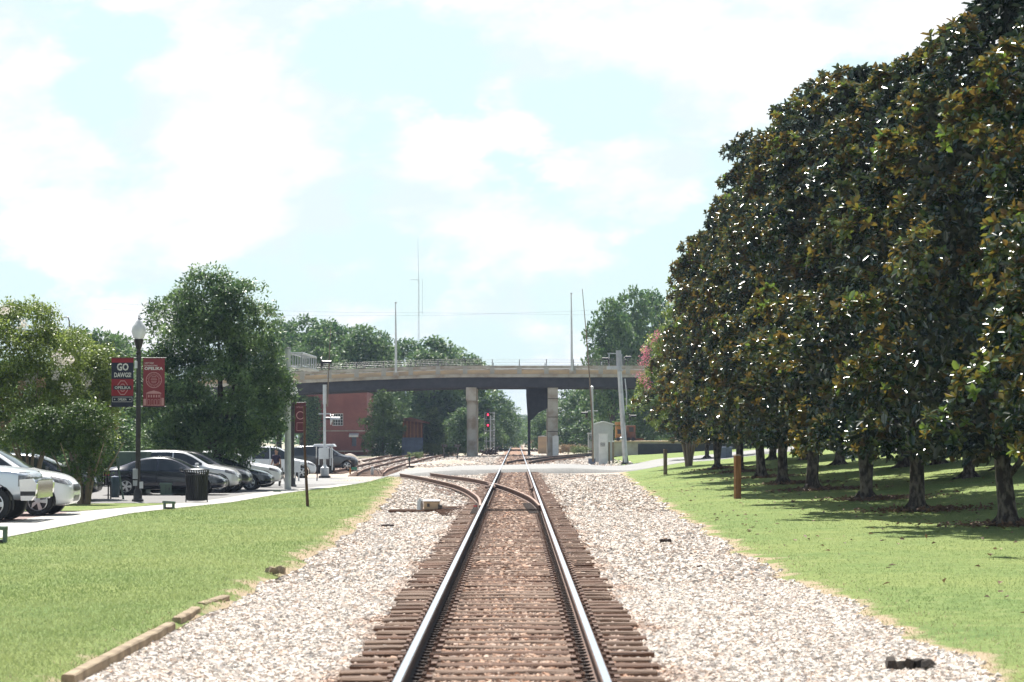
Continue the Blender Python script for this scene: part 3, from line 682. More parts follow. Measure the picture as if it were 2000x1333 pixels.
# second row behind; crowns widened and three trees added to shade the bank
for (px, py, ci, ti, s, rot, lab) in [(1893, 934, 1, 1, .85, 0.5, 'leaning many limbed magnolia behind the row, in front of the parked cars'),
                                       (1765, 913, 2, 0, .85, 2.2, 'magnolia behind the row with a slanting trunk left of the parked cars'),
                                       (1640, 908, 0, 2, .85, 4.4, 'magnolia behind the row with mulch round its foot'),
                                       (1509, 899, 1, 0, .8, 3.1, 'magnolia behind the row seen between two front trunks'),
                                       (1960, 917, 0, 2, .8, 5.5, 'added magnolia shading the bank behind the row at the right edge'),
                                       (1835, 907, 2, 1, .8, 1.1, 'added low branched magnolia shading the bank below the silver car'),
                                       (1572, 899, 1, 2, .8, .2, 'added magnolia shading the bank behind the fourth front trunk'),
                                       (1381, 896, 2, 1, .7, 1.4, 'small magnolia behind the row by the grey cabinet')]:
    p = gp(px, py); place_mag(p.x, p.y, ci, ti, s * 1.25, s, rot, lab, 'magnolias behind the front row')

# ---- generic broadleaf crown
def puffs(g, lobes, n, r0, r1, shell=.62):
    out = []
    w = np.array([b[0] * b[1] + b[2] * b[0] for _, b in lobes]); w = w / w.sum()
    idx = g.choice(len(lobes), n, p=w)
    d = rdir(g, n); d[:, 2] = np.where(d[:, 2] < -.5, -d[:, 2], d[:, 2])
    c = np.array([l[0] for l in lobes])[idx]; rr = np.array([l[1] for l in lobes])[idx]
    return c + d * rr * g.uniform(shell, 1.0, (n, 1)), g.uniform(r0, r1, n), d
def broadleaf(seed, lobes, npuff, nleaf, r0, r1, ll, mat, asp=.5, inner=.25, name='crown', shell=.62, flat=.7):
    g = np.random.default_rng(seed); C, r, D = puffs(g, lobes, npuff, r0, r1, shell)
    n = npuff * nleaf; Cq = np.repeat(C, nleaf, 0); rq = np.repeat(r, nleaf); Dq = np.repeat(D, nleaf, 0)
    d = unit(rdir(g, n) + Dq * .4 + np.array([0, 0, .25])); d[:, 2] *= flat
    P = Cq + d * (rq * np.sqrt(g.uniform(.15, 1, n)))[:, None]
    A = unit(rdir(g, n) + d * .5 + np.array([0, 0, -.25])); Nn = unit(rdir(g, n) * .8 + d * .5 + np.array([0, 0, .9]))
    v = np.clip(np.repeat(np.clip(g.normal(.45, .2, npuff), 0, 1), nleaf) + g.normal(0, .16, n), 0, 1)
    Ls = g.uniform(.65, 1.3, n) * ll
    return leaves(P, A, Nn, Ls, Ls * asp, v, name, mat, 4, .15)
m_oak = leaf_mat('oak_leaf', (.022, .065, .024), (.22, .33, .11), .38, trans=.42, spec=.5)
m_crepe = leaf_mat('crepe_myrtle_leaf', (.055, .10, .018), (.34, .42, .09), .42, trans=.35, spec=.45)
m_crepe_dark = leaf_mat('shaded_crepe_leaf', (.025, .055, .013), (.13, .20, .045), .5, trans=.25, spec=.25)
m_far = leaf_mat('far_tree_leaf', (.032, .085, .028), (.18, .28, .09), .5, trans=.38, spec=.3)
m_cedar = leaf_mat('cedar_foliage', (.035, .070, .020), (.095, .15, .035), .6, trans=.2, spec=.2)
m_white_fl = leaf_mat('white_blossom', (.60, .54, .48), (.80, .76, .70), .7, trans=.3)
m_tanfl = leaf_mat('faded_blossom', (.30, .20, .12), (.46, .34, .22), .8, trans=.2)
m_pink = leaf_mat('pink_blossom', (.55, .14, .22), (.80, .36, .44), .7, trans=.3)
m_weed = leaf_mat('weed_leaf', (.09, .14, .035), (.22, .27, .09), .6, trans=.3)
m_drybrush = leaf_mat('dry_brush', (.20, .14, .08), (.36, .27, .16), .8, trans=.2)
# the big oak behind the parked cars
p = gp(430, 944); Yo = 98.0; s = 1 / ppm(Yo); bx = at(425, 852, Yo).x; zb = h(bx, Yo)
def LZ(py, Y, zb): return CZ + (852 - py) / ppm(Y) - zb
oak = thing('oak_tree', 'large full oak with dense green crown behind the parked cars', 'tree', (bx, Yo, zb))
W = lambda px: (px - 425) * 1.0 / ppm(Yo)
lb = []
for (px, py, rx, rz) in ((400, 582, 52, 56), (462, 606, 52, 54), (340, 640, 58, 60), (410, 625, 50, 50), (470, 650, 72, 62), (400, 690, 90, 75), (335, 740, 62, 70), (500, 720, 50, 60), (430, 770, 100, 75), (520, 775, 48, 62), (340, 810, 70, 55), (480, 825, 90, 55), (400, 845, 95, 42), (330, 855, 60, 34), (450, 862, 90, 28), (415, 888, 95, 32), (350, 885, 50, 30)):
    lb.append(((W(px), random.uniform(-.8, .8), LZ(py, Yo, zb)), (rx * s, rx * s * 1.1, rz * s)))
me = broadleaf(21, lb, 720, 100, .30, .80, .17, m_oak, .45, shell=.6)
link('crown', me, oak)
m = MB(); m.tube([(0, 0, -.1), (0, 0, .6), (.05, 0, 2), (.1, .1, 4), (0, 0, 7)], [.3, .22, .18, .12, .03], 12)
limbs(m, (0, 0, 1.6), [(1.8, .3, 4), (-1.8, -.4, 4.2), (.8, 1.5, 5), (-1.2, -1.2, 5.6), (1.2, -.8, 6.2), (-2, .6, 2.8), (2.1, -.5, 2.6)], .1, .4, 3)
m.build('trunk', m_bark, oak, True)
# crepe myrtles
def crepe(name, label, Y, px0, lobes_px, seed, fl_mat, nfl, npuff=420, nleaf=46, stems=6, pybase=None, flowers=None, tan=30, stem_px=None, frad=.14, group=None, lf=.11, lm=None):
    bx = at(px0, 852, Y).x; zb = h(bx, Y); s = 1 / ppm(Y)
    t = thing(name, label, 'tree', (bx, Y, zb), 0, group); g = np.random.default_rng(seed)
    lb = [(((px - px0) * s, g.uniform(-.6, .6), LZ(py, Y, zb)), (rx * s, rx * s * 1.05, rz * s)) for px, py, rx, rz in lobes_px]
    link('crown', broadleaf(seed, lb, npuff, nleaf, .22, .48, lf, lm or m_crepe, .5, shell=.6), t)
    # flower panicles
    def panic(pts, mat, nm, rad):
        P = []; 
        for c in pts:
            k = 46; d = g.normal(size=(k, 3)) * np.array([rad, rad, rad * 1.1]) * .55; P.append(np.array(c) + d)
        P = np.concatenate(P); n = len(P); v = g.random(n)
        link(nm, leaves(P, rdir(g, n), rdir(g, n), np.full(n, .075), np.full(n, .07), v, nm, mat, 4, .2), t)
    if flowers: panic([((px - px0) * s, -g.uniform(.8, 1.3), LZ(py, Y, zb)) for px, py in flowers], fl_mat, 'blossom', frad)
    if tan:
        C, r, D = puffs(g, lb, tan, .1, .2, .98); panic([tuple(c) for c in C], m_tanfl, 'faded_blossom', .12)
    m = MB(); gr = random.Random(seed)
    for q in range(stems):
        a = q * 6.28 / stems + gr.uniform(-.2, .2); x1 = math.cos(a); y1 = math.sin(a); zt = LZ(min(l[1] for l in lobes_px), Y, zb) * .75
        m.tube([(.12 * x1, .12 * y1, -.1), (.18 * x1, .18 * y1, .4), (.35 * x1, .35 * y1, 1.3), (.7 * x1, .7 * y1, zt * .55), (1.2 * x1, 1.1 * y1, zt)], [.07, .06, .05, .035, .01], 8)
    m.build('trunk', m_smoothbark, t, True)
    return t
crepe('crepe_myrtle', 'big crepe myrtle with white blossom clusters at the left edge behind the white SUV', 74, 60, [(35, 640, 70, 55), (0, 700, 80, 80), (90, 700, 75, 60), (45, 780, 90, 75), (120, 790, 60, 60), (-20, 800, 70, 70), (60, 850, 90, 34), (120, 850, 60, 36)], 31, m_white_fl, 0, 900, 50, flowers=[(60, 640), (78, 742), (134, 712), (128, 700), (148, 705), (142, 760), (70, 745), (20, 610), (120, 735)], tan=20)
crepe('crepe_myrtle', 'yellow green crepe myrtle between the white blossomed one and the banner lamp post', 80, 165, [(140, 700, 55, 45), (190, 730, 40, 55), (150, 790, 60, 60), (195, 800, 40, 60), (175, 850, 50, 40)], 32, m_white_fl, 0, 520, 46, flowers=[(184, 748), (176, 752), (170, 735)], tan=10)
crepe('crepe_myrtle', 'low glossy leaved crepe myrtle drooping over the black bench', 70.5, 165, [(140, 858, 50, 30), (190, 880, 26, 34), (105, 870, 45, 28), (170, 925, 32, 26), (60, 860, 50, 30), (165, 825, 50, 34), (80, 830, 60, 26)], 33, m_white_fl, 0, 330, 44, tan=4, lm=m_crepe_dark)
p = gp(1345, 911)
crepe('crepe_myrtle', 'many stemmed crepe myrtle with pink blossom at the far end of the magnolia row', p.y, 1345, [(1300, 700, 42, 60), (1285, 760, 36, 50), (1330, 640, 40, 60), (1345, 760, 60, 60), (1255, 790, 22, 40), (1310, 820, 45, 30)], 34, m_pink, 0, 300, 34, stems=9, flowers=[(1281, 657), (1278, 664), (1262, 682), (1256, 690), (1262, 697), (1252, 711), (1262, 712), (1247, 735), (1256, 744), (1262, 757), (1259, 700)], tan=6, frad=.26, lf=.18)
# ---- far trees
def far_tree_crown(seed):
    g = np.random.default_rng(seed); lb = []
    for q in range(13):
        a = q * 2.4; t = q / 12; rr = 3.9 * math.sin(math.pi * min(.9, .22 + t * .7)) * (.85 if q < 12 else .2)
        lb.append(((rr * math.cos(a) * .75, rr * math.sin(a) * .75, 4.2 + t * 9.3), (2.4 - t * .6, 2.4 - t * .6, 2.0 - t * .3)))
    return broadleaf(seed, lb, 210, 40, .75, 1.35, .46, m_far, .6, shell=.72, flat=.75)
far_me = [far_tree_crown(s) for s in (41, 42, 43, 44)]
m = MB(); m.tube([(0, 0, -.3), (0, 0, 3), (.2, 0, 7), (0, .2, 12)], [.38, .28, .2, .05], 8); limbs(m, (0, 0, 3.5), [(2.5, 0, 8), (-2.6, 1, 8.4), (0, -2, 9), (1, 2, 10)], .14, .4, 5, 6)
far_trunk = m.mesh('trunk', m_bark, True, 60)
def ftree(px, ptop, Y, wscale, i, label, group, zb=None, name='broadleaf_tree', low=0.0):
    x = at(px, 852, Y).x; z = h(x, Y) if zb is None else zb; H = CZ + (852 - ptop) / ppm(Y) - z
    t = thing(name, label, 'tree', (x, Y, z - low), (i * 1.7) % 6.28, group); sz = (H + low) / 15.2; t.scale = (wscale, wscale, sz)
    link('crown', far_me[i % 4], t); link('trunk', far_trunk, t); return t
GL = 'trees beyond the bridge on the left'; GR = 'trees beyond the bridge on the right'; GC = 'hazy trees along the far track'
FT = [(545, 632, 262, 1.0), (590, 624, 275, 1.05), (640, 632, 268, 1.0), (675, 645, 290, .9), (712, 641, 262, 1.05), (745, 655, 280, .8), (800, 668, 300, 1.0), (845, 664, 292, 1.15), (895, 684, 300, 1.05), (925, 700, 330, .8), (500, 650, 255, 1.0), (610, 655, 250, .9)]
LBL = ['just right of the oak crown', 'topping the wood left of the bridge lamp', 'above the brick building', 'darker and lower, right above the brick building', 'rounded, immediately left of the bridge lamp', 'narrow, directly behind the left bridge lamp', 'behind the radio mast', 'wide and low crowned, right of the radio mast', 'sloping down toward the gap in the sky', 'lowest at the right end of the left wood', 'half hidden by the oak', 'pale, in front of the taller ones above the parapet']
for i, ((px, pt, Y, w), lb_) in enumerate(zip(FT, LBL)): ftree(px, pt, Y, w, i, 'tall tree behind the bridge, ' + lb_, GL, low=1.0)
for i, (px, pt, Y, w, lb_) in enumerate([(965, 765, 330, .8, 'dark tree in the gap right of the left bridge pier'), (940, 780, 300, .7, 'tree directly behind the red signals'), (985, 785, 390, .8, 'tree leaning toward the open sky under the bridge'), (880, 770, 290, .9, 'dark tree under the bridge just left of the pier'), (990, 815, 470, .8, 'smaller hazy tree left of the distant track'), (760, 760, 300, .9, 'tree filling the space under the bridge behind the cedar'), (830, 760, 310, .9, 'tree behind the lattice mast under the bridge'), (905, 800, 280, .6, 'low bushy tree at the foot of the left pier')]):
    ftree(px, pt, Y, w, i + 1, lb_, GL, low=2.5)
for i, (px, pt, Y, w, lb_) in enumerate([(1195, 590, 262, .85, 'tall open crowned tree above the right end of the bridge'), (1235, 570, 268, .9, 'tallest tree behind the bridge next to the magnolias'), (1275, 575, 275, .9, 'tall tree half hidden behind the last magnolia'), (1110, 765, 310, .8, 'tree just right of the right bridge pier'), (1140, 760, 300, .9, 'light green tree under the bridge behind the gate mast'), (1180, 757, 290, .9, 'dark tree under the bridge behind the grey bungalow'), (1220, 755, 270, .8, 'tree under the bridge behind the thick grey column'), (1065, 790, 330, .6, 'tree seen between the columns of the right pier'), (1260, 770, 250, .7, 'dark low tree right of the thick grey column'), (1320, 760, 262, .8, 'tree behind the concrete loading dock'), (1045, 810, 400, .6, 'small tree right of the distant track')]):
    ftree(px, pt, Y, w, i, lb_, GR, low=2.5 if pt > 700 else 1)
for i, (px, pt, Y, w, lb_) in enumerate([(1000, 820, 620, 1.2, 'left'), (1045, 822, 640, 1.2, 'right'), (1022, 812, 900, 1.6, 'farthest, on the rise')]):
    ftree(px, pt, Y, w, i, 'hazy blue tree at the far end of the track, ' + lb_, GC, zb=0, low=2)
for i, (px, pt, Y, w, lb_) in enumerate([(150, 648, 190, .8, 'tree behind the crepe myrtles, left one'), (195, 652, 185, .8, 'tree behind the left banner'), (235, 660, 200, .8, 'tree behind the banner lamp globe'), (20, 700, 150, .9, 'dark tree behind the left crepe myrtle'), (110, 720, 140, .8, 'dark tree behind the two crepe myrtles'), (240, 760, 125, .7, 'dark bushy tree behind the transformer cabinet'), (300, 720, 125, .7, 'tree left behind the large oak'), (200, 790, 110, .55, 'low dark bush behind the transformer and bench'), (1500, 700, 190, .9, 'tree in the distance behind the magnolia trunks'), (1650, 690, 175, .9, 'tree behind the middle magnolia trunks'), (1400, 730, 210, .8, 'tree behind the far magnolia trunks'), (1990, 640, 135, .9, 'tree on the bank at the right edge behind the parked cars'), (1820, 700, 160, 1.0, 'tree on the bank behind the parked cars')]):
    ftree(px, pt, Y, w, i + 2, lb_, 'trees behind the parking areas', low=2)
# far wood: an uncountable mass closing the horizon
g = np.random.default_rng(91); P = []
for k_ in range(2600):
    side = g.random() < .5
    x = g.uniform(-420, -24) if side else g.uniform(24, 420); y = 430 + g.random() * 260 + abs(x) * .2
    P.append((x, y, g.uniform(0, 13) * (1 - .0 * abs(x))))
P = np.array(P); C = np.repeat(P, 22, 0) + g.normal(0, 2.1, (len(P) * 22, 3)) * np.array([1, 1, .8]); n = len(C); C[:, 2] = np.abs(C[:, 2])
tag(link('far_wood', leaves(C, rdir(g, n), rdir(g, n) + np.array([0, -.5, .8]), g.uniform(1.1, 2.0, n), g.uniform(.8, 1.3, n), g.random(n), 'far_wood', m_far, 4, .15)), 'distant continuous wood along the horizon', None, None, 'stuff')
# conifers / shrubs by the brick building
def cedar(px, ptop, pbase, wpx, Y, seed, label, mat=m_cedar, name='cedar_tree', tip=.25):
    x = at(px, 852, Y).x; z = h(x, Y); Hh = (pbase - ptop) / ppm(Y); r = wpx / 2 / ppm(Y)
    t = thing(name, label, 'tree', (x, Y, z)); lb = []
    for q in range(9):
        u = q / 8; rr = r * (math.sin(math.pi * (.22 + u * .70)) ** .8) * (1 - tip * u); lb.append(((math.cos(q * 2.4) * rr * .25, math.sin(q * 2.4) * rr * .25, .5 + u * (Hh - 1.0)), (rr * .8, rr * .8, Hh * .11)))
    link('crown', broadleaf(seed, lb, 260, 34, .3, .6, .26, mat, .45, shell=.7), t)
    m = MB(); m.tube([(0, 0, -.1), (0, 0, Hh * .8)], [.16, .04], 8); m.build('trunk', m_bark, t, True); return t
cedar(748, 764, 893, 96, 222, 51, 'rounded olive green cedar in front of the brick building')
cedar(843, 802, 890, 62, 232, 52, 'smaller grey green tree right of the rusty shed', m_oak, 'broadleaf_tree')
def bush(px, py, wpx, hpx, seed, label, mat=m_weed, n=60, Y=None, lf=None):
    p = gp(px, py) if Y is None else at(px, py, Y); k = 1 / ppm(p.y); z = h(p.x, p.y)
    t = thing('shrub', label, 'shrub', (p.x, p.y, z)); gg = random.Random(seed); lb = [((gg.uniform(-.35, .35) * wpx * k, gg.uniform(-.3, .3) * wpx * k, hpx * k * .4), (wpx * k * .28, wpx * k * .3, hpx * k * .5)) for _ in range(4)]
    link('foliage', broadleaf(seed, lb, n, 26, hpx * k * .16, hpx * k * .34, lf or hpx * k * .16, mat, .45, shell=.4), t)
    m = MB(); m.tube([(0, 0, -.05), (.03, 0, hpx * k * .5)], [.03, .01], 6); m.build('stem', m_bark, t); return t
bush(735, 893, 60, 14, 61, 'pale green weeds growing at the end of the gravel mound')
bush(845, 892, 70, 26, 62, 'yellow green brush on the left bank beside the yard tracks')
bush(880, 893, 60, 22, 63, 'green brush at the left of the bridge pier')
bush(815, 897, 40, 14, 64, 'low weeds between the two yard tracks')
bush(1110, 889, 70, 22, 65, 'dry brown brush right of the right bridge pier', m_drybrush)
bush(1140, 888, 50, 18, 66, 'fresh green shrub behind the branch track')
bush(1255, 868, 120, 26, 67, 'tall pale grass thicket on the loading dock', m_weed, Y=236)
bush(775, 892, 30, 20, 68, 'small round shrub beside the pale shed')
bush(965, 872, 34, 22, 69, 'brown thicket behind the signal mast', m_drybrush, Y=330)
bush(1040, 873, 34, 16, 70, 'dry brush beside the distant track', m_drybrush, Y=380)
bush(1510, 870, 90, 34, 71, 'green hedge seen beneath the magnolias', m_weed, Y=150)

# ------------------------------------------------------------------ bridge
YB = 225.0; PB = ppm(YB)
def bz(x): return -.6 * max(0, (-5.4 - x) / 16.5) ** 1.25
def zpx(py): return CZ + (852 - py) / PB
br = thing('road_bridge', 'long concrete and dark steel road bridge crossing over the tracks', 'bridge', (0, YB, 0))
def ribbon(xs, ya, yb, za, zb_):
    m = MB(); vs = []; fs = []
    for x in xs: vs += [(x, ya, za + bz(x)), (x, yb, za + bz(x)), (x, yb, zb_ + bz(x)), (x, ya, zb_ + bz(x))]
    for i in range(len(xs) - 1):
        for k in range(4): fs.append((i * 4 + k, i * 4 + (k + 1) % 4, (i + 1) * 4 + (k + 1) % 4, (i + 1) * 4 + k))
    fs += [(0, 1, 2, 3), tuple(range(len(xs) * 4 - 4, len(xs) * 4))]
    return m.add(vs, fs)
XB = list(np.linspace(-32, 30, 32)); BW = 11.0
zt = zpx(714.5); zf0 = zpx(737.5); zg = zpx(757)
ribbon(XB, -.25, BW + .25, zf0, zpx(731.5)).build('deck', m_conc_b, br)
for a, b in ((-.1, .25), (BW - .25, BW + .1)):
    ribbon(XB, a, b, zpx(731.4), zpx(723.6)).build('kerb', m_tan, br)
    ribbon(XB, a + .05, b - .05, zt - .29, zt).build('parapet_rail', m_conc_b, br)
pst = MB(); fp = MB(); wires = MB()
x = -31.5
while x < 29.5:
    for a in (.07, BW - .07):
        pst.box((x, a, (zpx(731) + zt) / 2 + bz(x)), (.44, .40, zt - zpx(731) - .02))
        fp.box((x, a, zt + .31 + bz(x)), (.07, .07, .62))
    x += 2.66
pst.build('parapet_post', m_conc, br); fp.build('railing_post', m_darkpole, br)
for a in (.07, BW - .07):
    for zz in (.28, .45, .62):
        wires.tube([(x, a, zt + zz + bz(x)) for x in XB], .010, 5)
wires.build('railing_cable', m_darkpole, br)
for yy in (.5, 3.8, 7.2, 10.4):
    m = ribbon(XB, yy - .25, yy + .25, zg, zf0 + .01)
    m.build('girder', m_girder, br)
def XP(px, Y=YB): return at(px, 852, Y).x
lp = MB()
xl = (XP(911) + XP(931)) / 2
for i, yy in enumerate((.9, 5.4, 9.9)):
    m = MB(); m.cyl((xl, yy, -.3), (xl, yy, zpx(782)), .49, n=20); m.build('column', m_conc_b, br, True)
m = MB(); m.box((xl - .05, 5.4, (zpx(757) + zpx(783)) / 2), (1.0, 10.6, zpx(757) - zpx(783) - .01)); m.build('cap_beam', m_conc_b, br)
xr = (XP(1070) + XP(1090)) / 2
for i, yy in enumerate((.9, 9.9)):
    m = MB(); m.box((xr, yy, (zg - .3) / 2 - .01), (1.0, 1.0, zg + .28)); m.build('column', m_conc_b, br)
m = MB()
for py in (779, 815, 843): m.box((xr, .385, zpx(py)), (1.01, .04, .06))
m.build('pour_joint', m_dark_rust_or_shade, br)
# second, skewed bent behind the right pier: hammerhead wall on a slim column
xc = at(1033, 852, YB + 8).x
m = MB(); m.prism([(xc - .28, zg - .02), (xr - .3, zg - .02), (xr - .3, zpx(795)), (xc + 1.0, zpx(805)), (xc + .25, zpx(820)), (xc - .12, zpx(820)), (xc - .28, zpx(770))], 7.6, 8.4); m.build('cap_wall', m_girder, br)
m = MB(); m.box((xc + .02, 8, zpx(820) / 2 - .1), (.28, .6, zpx(820) + .2)); m.build('column', m_girder, br)
# lamp poles on the bridge
for (px, ptop, lab) in ((773.5, 590, 'slim grey lamp pole standing on the bridge at the left'), (1117, 572, 'slim grey lamp pole standing on the bridge at the right')):
    x = XP(px); z0 = zpx(722) + bz(x); H = zpx(ptop) - z0
    t = thing('bridge_lamp', lab, 'street lamp', (x, YB - .33, z0 - .4), 0, 'lamp poles on the bridge')
    m = MB(); m.box((0, .05, .1), (.5, .4, .35)); m.build('bracket', m_conc_b, t)
    m = MB(); m.tube([(0, 0, .25), (-.02, 0, H * .5), (-.06, 0, H + .3)], [.13, .10, .05], 10); m.build('pole', m_steel, t, True)
    m = MB(); m.box((-.05, .35, H + .32), (.18, .7, .1)); m.build('lamp_head', m_steel, t)

# ------------------------------------------------------------------ radio mast, wires
Ym = 300.0; x = at(817, 852, Ym).x
t = thing('radio_mast', 'thin lattice radio mast with a long whip antenna rising behind the bridge', 'mast', (x, Ym, 0)); m = MB()
Hm = CZ + (852 - 545) / ppm(Ym)
for a in range(3):
    aa = a * 2.094; m.tube([(.20 * math.cos(aa), .20 * math.sin(aa), 0), (.20 * math.cos(aa) * .35, .20 * math.sin(aa) * .35, Hm)], .016, 4)
k = 26
for i in range(k):
    z0, z1 = Hm * i / k, Hm * (i + 1) / k
    for a in range(3):
        r0 = .20 * (1 - .65 * i / k); r1 = .20 * (1 - .65 * (i + 1) / k); a0 = a * 2.094; a1 = (a + 1) * 2.094
        m.cyl((r0 * math.cos(a0), r0 * math.sin(a0), z0), (r1 * math.cos(a1), r1 * math.sin(a1), z1), .010, n=4)
m.build('lattice', m_steel, t)
m = MB(); m.tube([(0, 0, Hm), (-.1, 0, CZ + (852 - 462) / ppm(Ym))], [.035, .012], 5); m.cyl((-1.1, 0, Hm - .1), (0, 0, Hm - .1), .03, n=5)
zA = CZ + (852 - 545) / ppm(Ym); zB_ = CZ + (852 - 614) / ppm(Ym); m.cyl((.5, 0, zA), (.5, 0, zB_), .02, n=5); m.cyl((0, 0, zB_ + .3), (.55, 0, zB_ + .3), .02, n=5); m.build('antenna', m_steel, t)
for i, (pa, pb, pc) in enumerate((((500, 611), (880, 616), (1290, 594)), ((500, 598), (900, 612), (1290, 612)))):
    A_, B_, C_ = at(pa[0] - 300, pa[1] - 6, 262), at(*pb, 262), at(pc[0] + 60, pc[1], 262)
    m = MB(); m.tube([A_.lerp(B_, .0), A_.lerp(B_, .33) - Vector((0, 0, .35)), A_.lerp(B_, .66) - Vector((0, 0, .3)), B_, B_.lerp(C_, .5) - Vector((0, 0, .2)), C_], .007, 4)
    tag(m.build('overhead_wire', m_darkpole), ('upper' if i == 1 else 'lower') + ' thin overhead wire spanning the sky above the bridge', 'wire', 'overhead wires above the bridge')
p = at(131, 852, 170); t = thing('street_lamp', 'small distant street lamp poking above the crepe myrtles at the left', 'street lamp', (p.x, 170, h(p.x, 170)))
zt_ = LZ(620, 170, h(p.x, 170)); m = MB(); m.tube([(0.1, 0, 0), (.1, 0, zt_ - .3), (0, 0, zt_), (-.15, 0, zt_)], .05, 6); m.build('pole', m_darkpole, t); m = MB(); m.box((-.2, 0, zt_), (.3, .15, .1)); m.build('lamp_head', m_steel, t)

# ------------------------------------------------------------------ buildings
Yb = 246.0; x0 = at(598, 852, Yb).x; x1 = at(716, 852, Yb).x; zz0 = h(x0, Yb); Htop = CZ + (852 - 766) / ppm(Yb)
m_brickw = brick_mat('red_brick', (.23, .065, .055), (.19, .05, .045), (.26, .15, .13), 1.0, (.15, .05, .045))
bl = thing('brick_building', 'two storey red brick building behind the bridge on the left', 'building', (x0, Yb, zz0)); Wd_ = x1 - x0; Hh = Htop - zz0
def wall_with_holes(W_, H_, holes, th=.3):
    xs_ = sorted({0, W_} | {a for q in holes for a in (q[0], q[1])}); zs2 = sorted({0, H_} | {a for q in holes for a in (q[2], q[3])}); m = MB()
    for i in range(len(xs_) - 1):
        for j in range(len(zs2) - 1):
            cx_, cz_ = (xs_[i] + xs_[i + 1]) / 2, (zs2[j] + zs2[j + 1]) / 2
            if any(a < cx_ < b and c < cz_ < d for a, b, c, d in holes): continue
            m.add([(xs_[i], 0, zs2[j]), (xs_[i + 1], 0, zs2[j]), (xs_[i + 1], 0, zs2[j + 1]), (xs_[i], 0, zs2[j + 1])], [(0, 1, 2, 3)])
    for a, b, c, d in holes:
        m.add([(a, 0, c), (b, 0, c), (b, 0, d), (a, 0, d), (a, th, c), (b, th, c), (b, th, d), (a, th, d)], [(0, 4, 5, 1), (1, 5, 6, 2), (2, 6, 7, 3), (3, 7, 4, 0)])
    return m
bxp = lambda px: (px - 598) / ppm(Yb); bzp = lambda py: CZ + (852 - py) / ppm(Yb) - zz0
win = (bxp(649), bxp(670), bzp(832), bzp(808)); dr = (bxp(687), bxp(696), bzp(872), bzp(852)); dr2 = (bxp(620), bxp(632), bzp(832), bzp(808))
mw = wall_with_holes(Wd_, Hh, [win, dr])
mw.box((.15, 6, Hh / 2), (.3, 11.4, Hh)); mw.box((Wd_ - .15, 6, Hh / 2), (.3, 11.4, Hh)); mw.box((Wd_ / 2, 11.9, Hh / 2), (Wd_ - .62, .3, Hh))
o = link('wall', mw.mesh('wall', m_brickw), bl)
m = MB(); m.box((Wd_ / 2, 6, Hh - .15), (Wd_ - .64, 11.4, .12)); m.build('roof', m_asph, bl)
m = MB(); m.box((Wd_ / 2, .05, Hh + .06), (Wd_ + .2, .45, .12)); m.build('coping', m_conc_b, bl)
m = MB(); m.box((Wd_ / 2, -.06, bzp(842)), (Wd_, .1, .12)); m.box((Wd_ / 2, -.5, bzp(882) + .02), (Wd_, 1.0, .12)); m.build('ledge', m_conc_b, bl)
a, b, c, d = win; w_ = MB(); w_.box(((a + b) / 2, .12, d - .04), (b - a, .08, .08)); w_.box(((a + b) / 2, .12, c + .04), (b - a, .08, .08))
for q in range(5): w_.box((a + .03 + (b - a - .06) * q / 4, .121, (c + d) / 2), (.05, .06, d - c - .162))
for q in range(1, 4): w_.box(((a + b) / 2, .124, c + (d - c) * q / 4), (b - a - .01, .04, .04))
wi = w_.build('window', m_white_metal, bl); m = MB(); m.box(((a + b) / 2, .2, (c + d) / 2), (b - a, .02, d - c)); m.build('pane', m_glassdark, wi)
a, b, c, d = dr; m = MB(); m.box(((a + b) / 2, .2, (c + d) / 2), (b - a, .05, d - c)); m.build('door', m_bluegrey, bl)
m = MB(); m.box(((a + b) / 2, -.4, d + .15), (b - a + .5, .8, .08), rx=.25); m.box(((a + b) / 2, -.78, d - .02), (b - a + .5, .04, .2)); m.build('awning', m_white_metal, bl)
g = np.random.default_rng(55); n = 2600; u = g.random(n); px_ = np.clip(g.normal(.8, .55, n), 0, 2.0); P = np.stack([px_ * (1.0 - .3 * u), -g.uniform(.02, .16, n), u * Hh * .92], 1)
link('ivy', leaves(P, rdir(g, n) + np.array([0, 0, -.6]), rdir(g, n) * .5 + np.array([0, -1, .4]), g.uniform(.18, .32, n), g.uniform(.14, .24, n), g.random(n), 'ivy', m_oak, 4, .1), bl)
# rusty shed
Ys = 228.0; xs0 = at(785, 852, Ys).x; t = thing('rusty_shed', 'rust brown timber shed with overhanging roof and blue grey lower sheets', 'shed', (xs0, Ys, h(xs0, Ys))); k = 1 / ppm(Ys); zq = h(xs0, Ys)
Z = lambda py: CZ + (852 - py) * k - zq
m = MB(); m.box((20 * k, 1.6, (Z(855) + Z(822)) / 2), (38 * k, 3, Z(822) - Z(855))); m.build('upper_wall', m_rustmetal, t)
m = MB()
for q in range(6): m.box(((3 + q * 7) * k, .08, (Z(855) + Z(822)) / 2), (.12, .06, Z(822) - Z(855)))
m.build('post', m_wood, t)
m = MB()
for q in range(9): m.box(((2 + q * 4.6) * k, .0, (Z(892) + Z(855)) / 2), (4.3 * k, .1, Z(855) - Z(892)))
m.box((20 * k, 1.6, Z(855) / 2), (38 * k, 3, Z(855) - .1)); m.build('lower_sheet', m_bluegrey, t)
m = MB(); m.prism([(-2 * k, Z(818)), (-2 * k, Z(821)), (52 * k, Z(828)), (52 * k, Z(825)), (18 * k, Z(816))], -.9, 3.6); m.build('roof', m_rustmetal, t)
p = gp(753, 893); t = thing('small_shed', 'narrow pale grey hut with pitched roof beside the rounded cedar', 'shed', (p.x, p.y, h(p.x, p.y))); k = 1 / ppm(p.y)
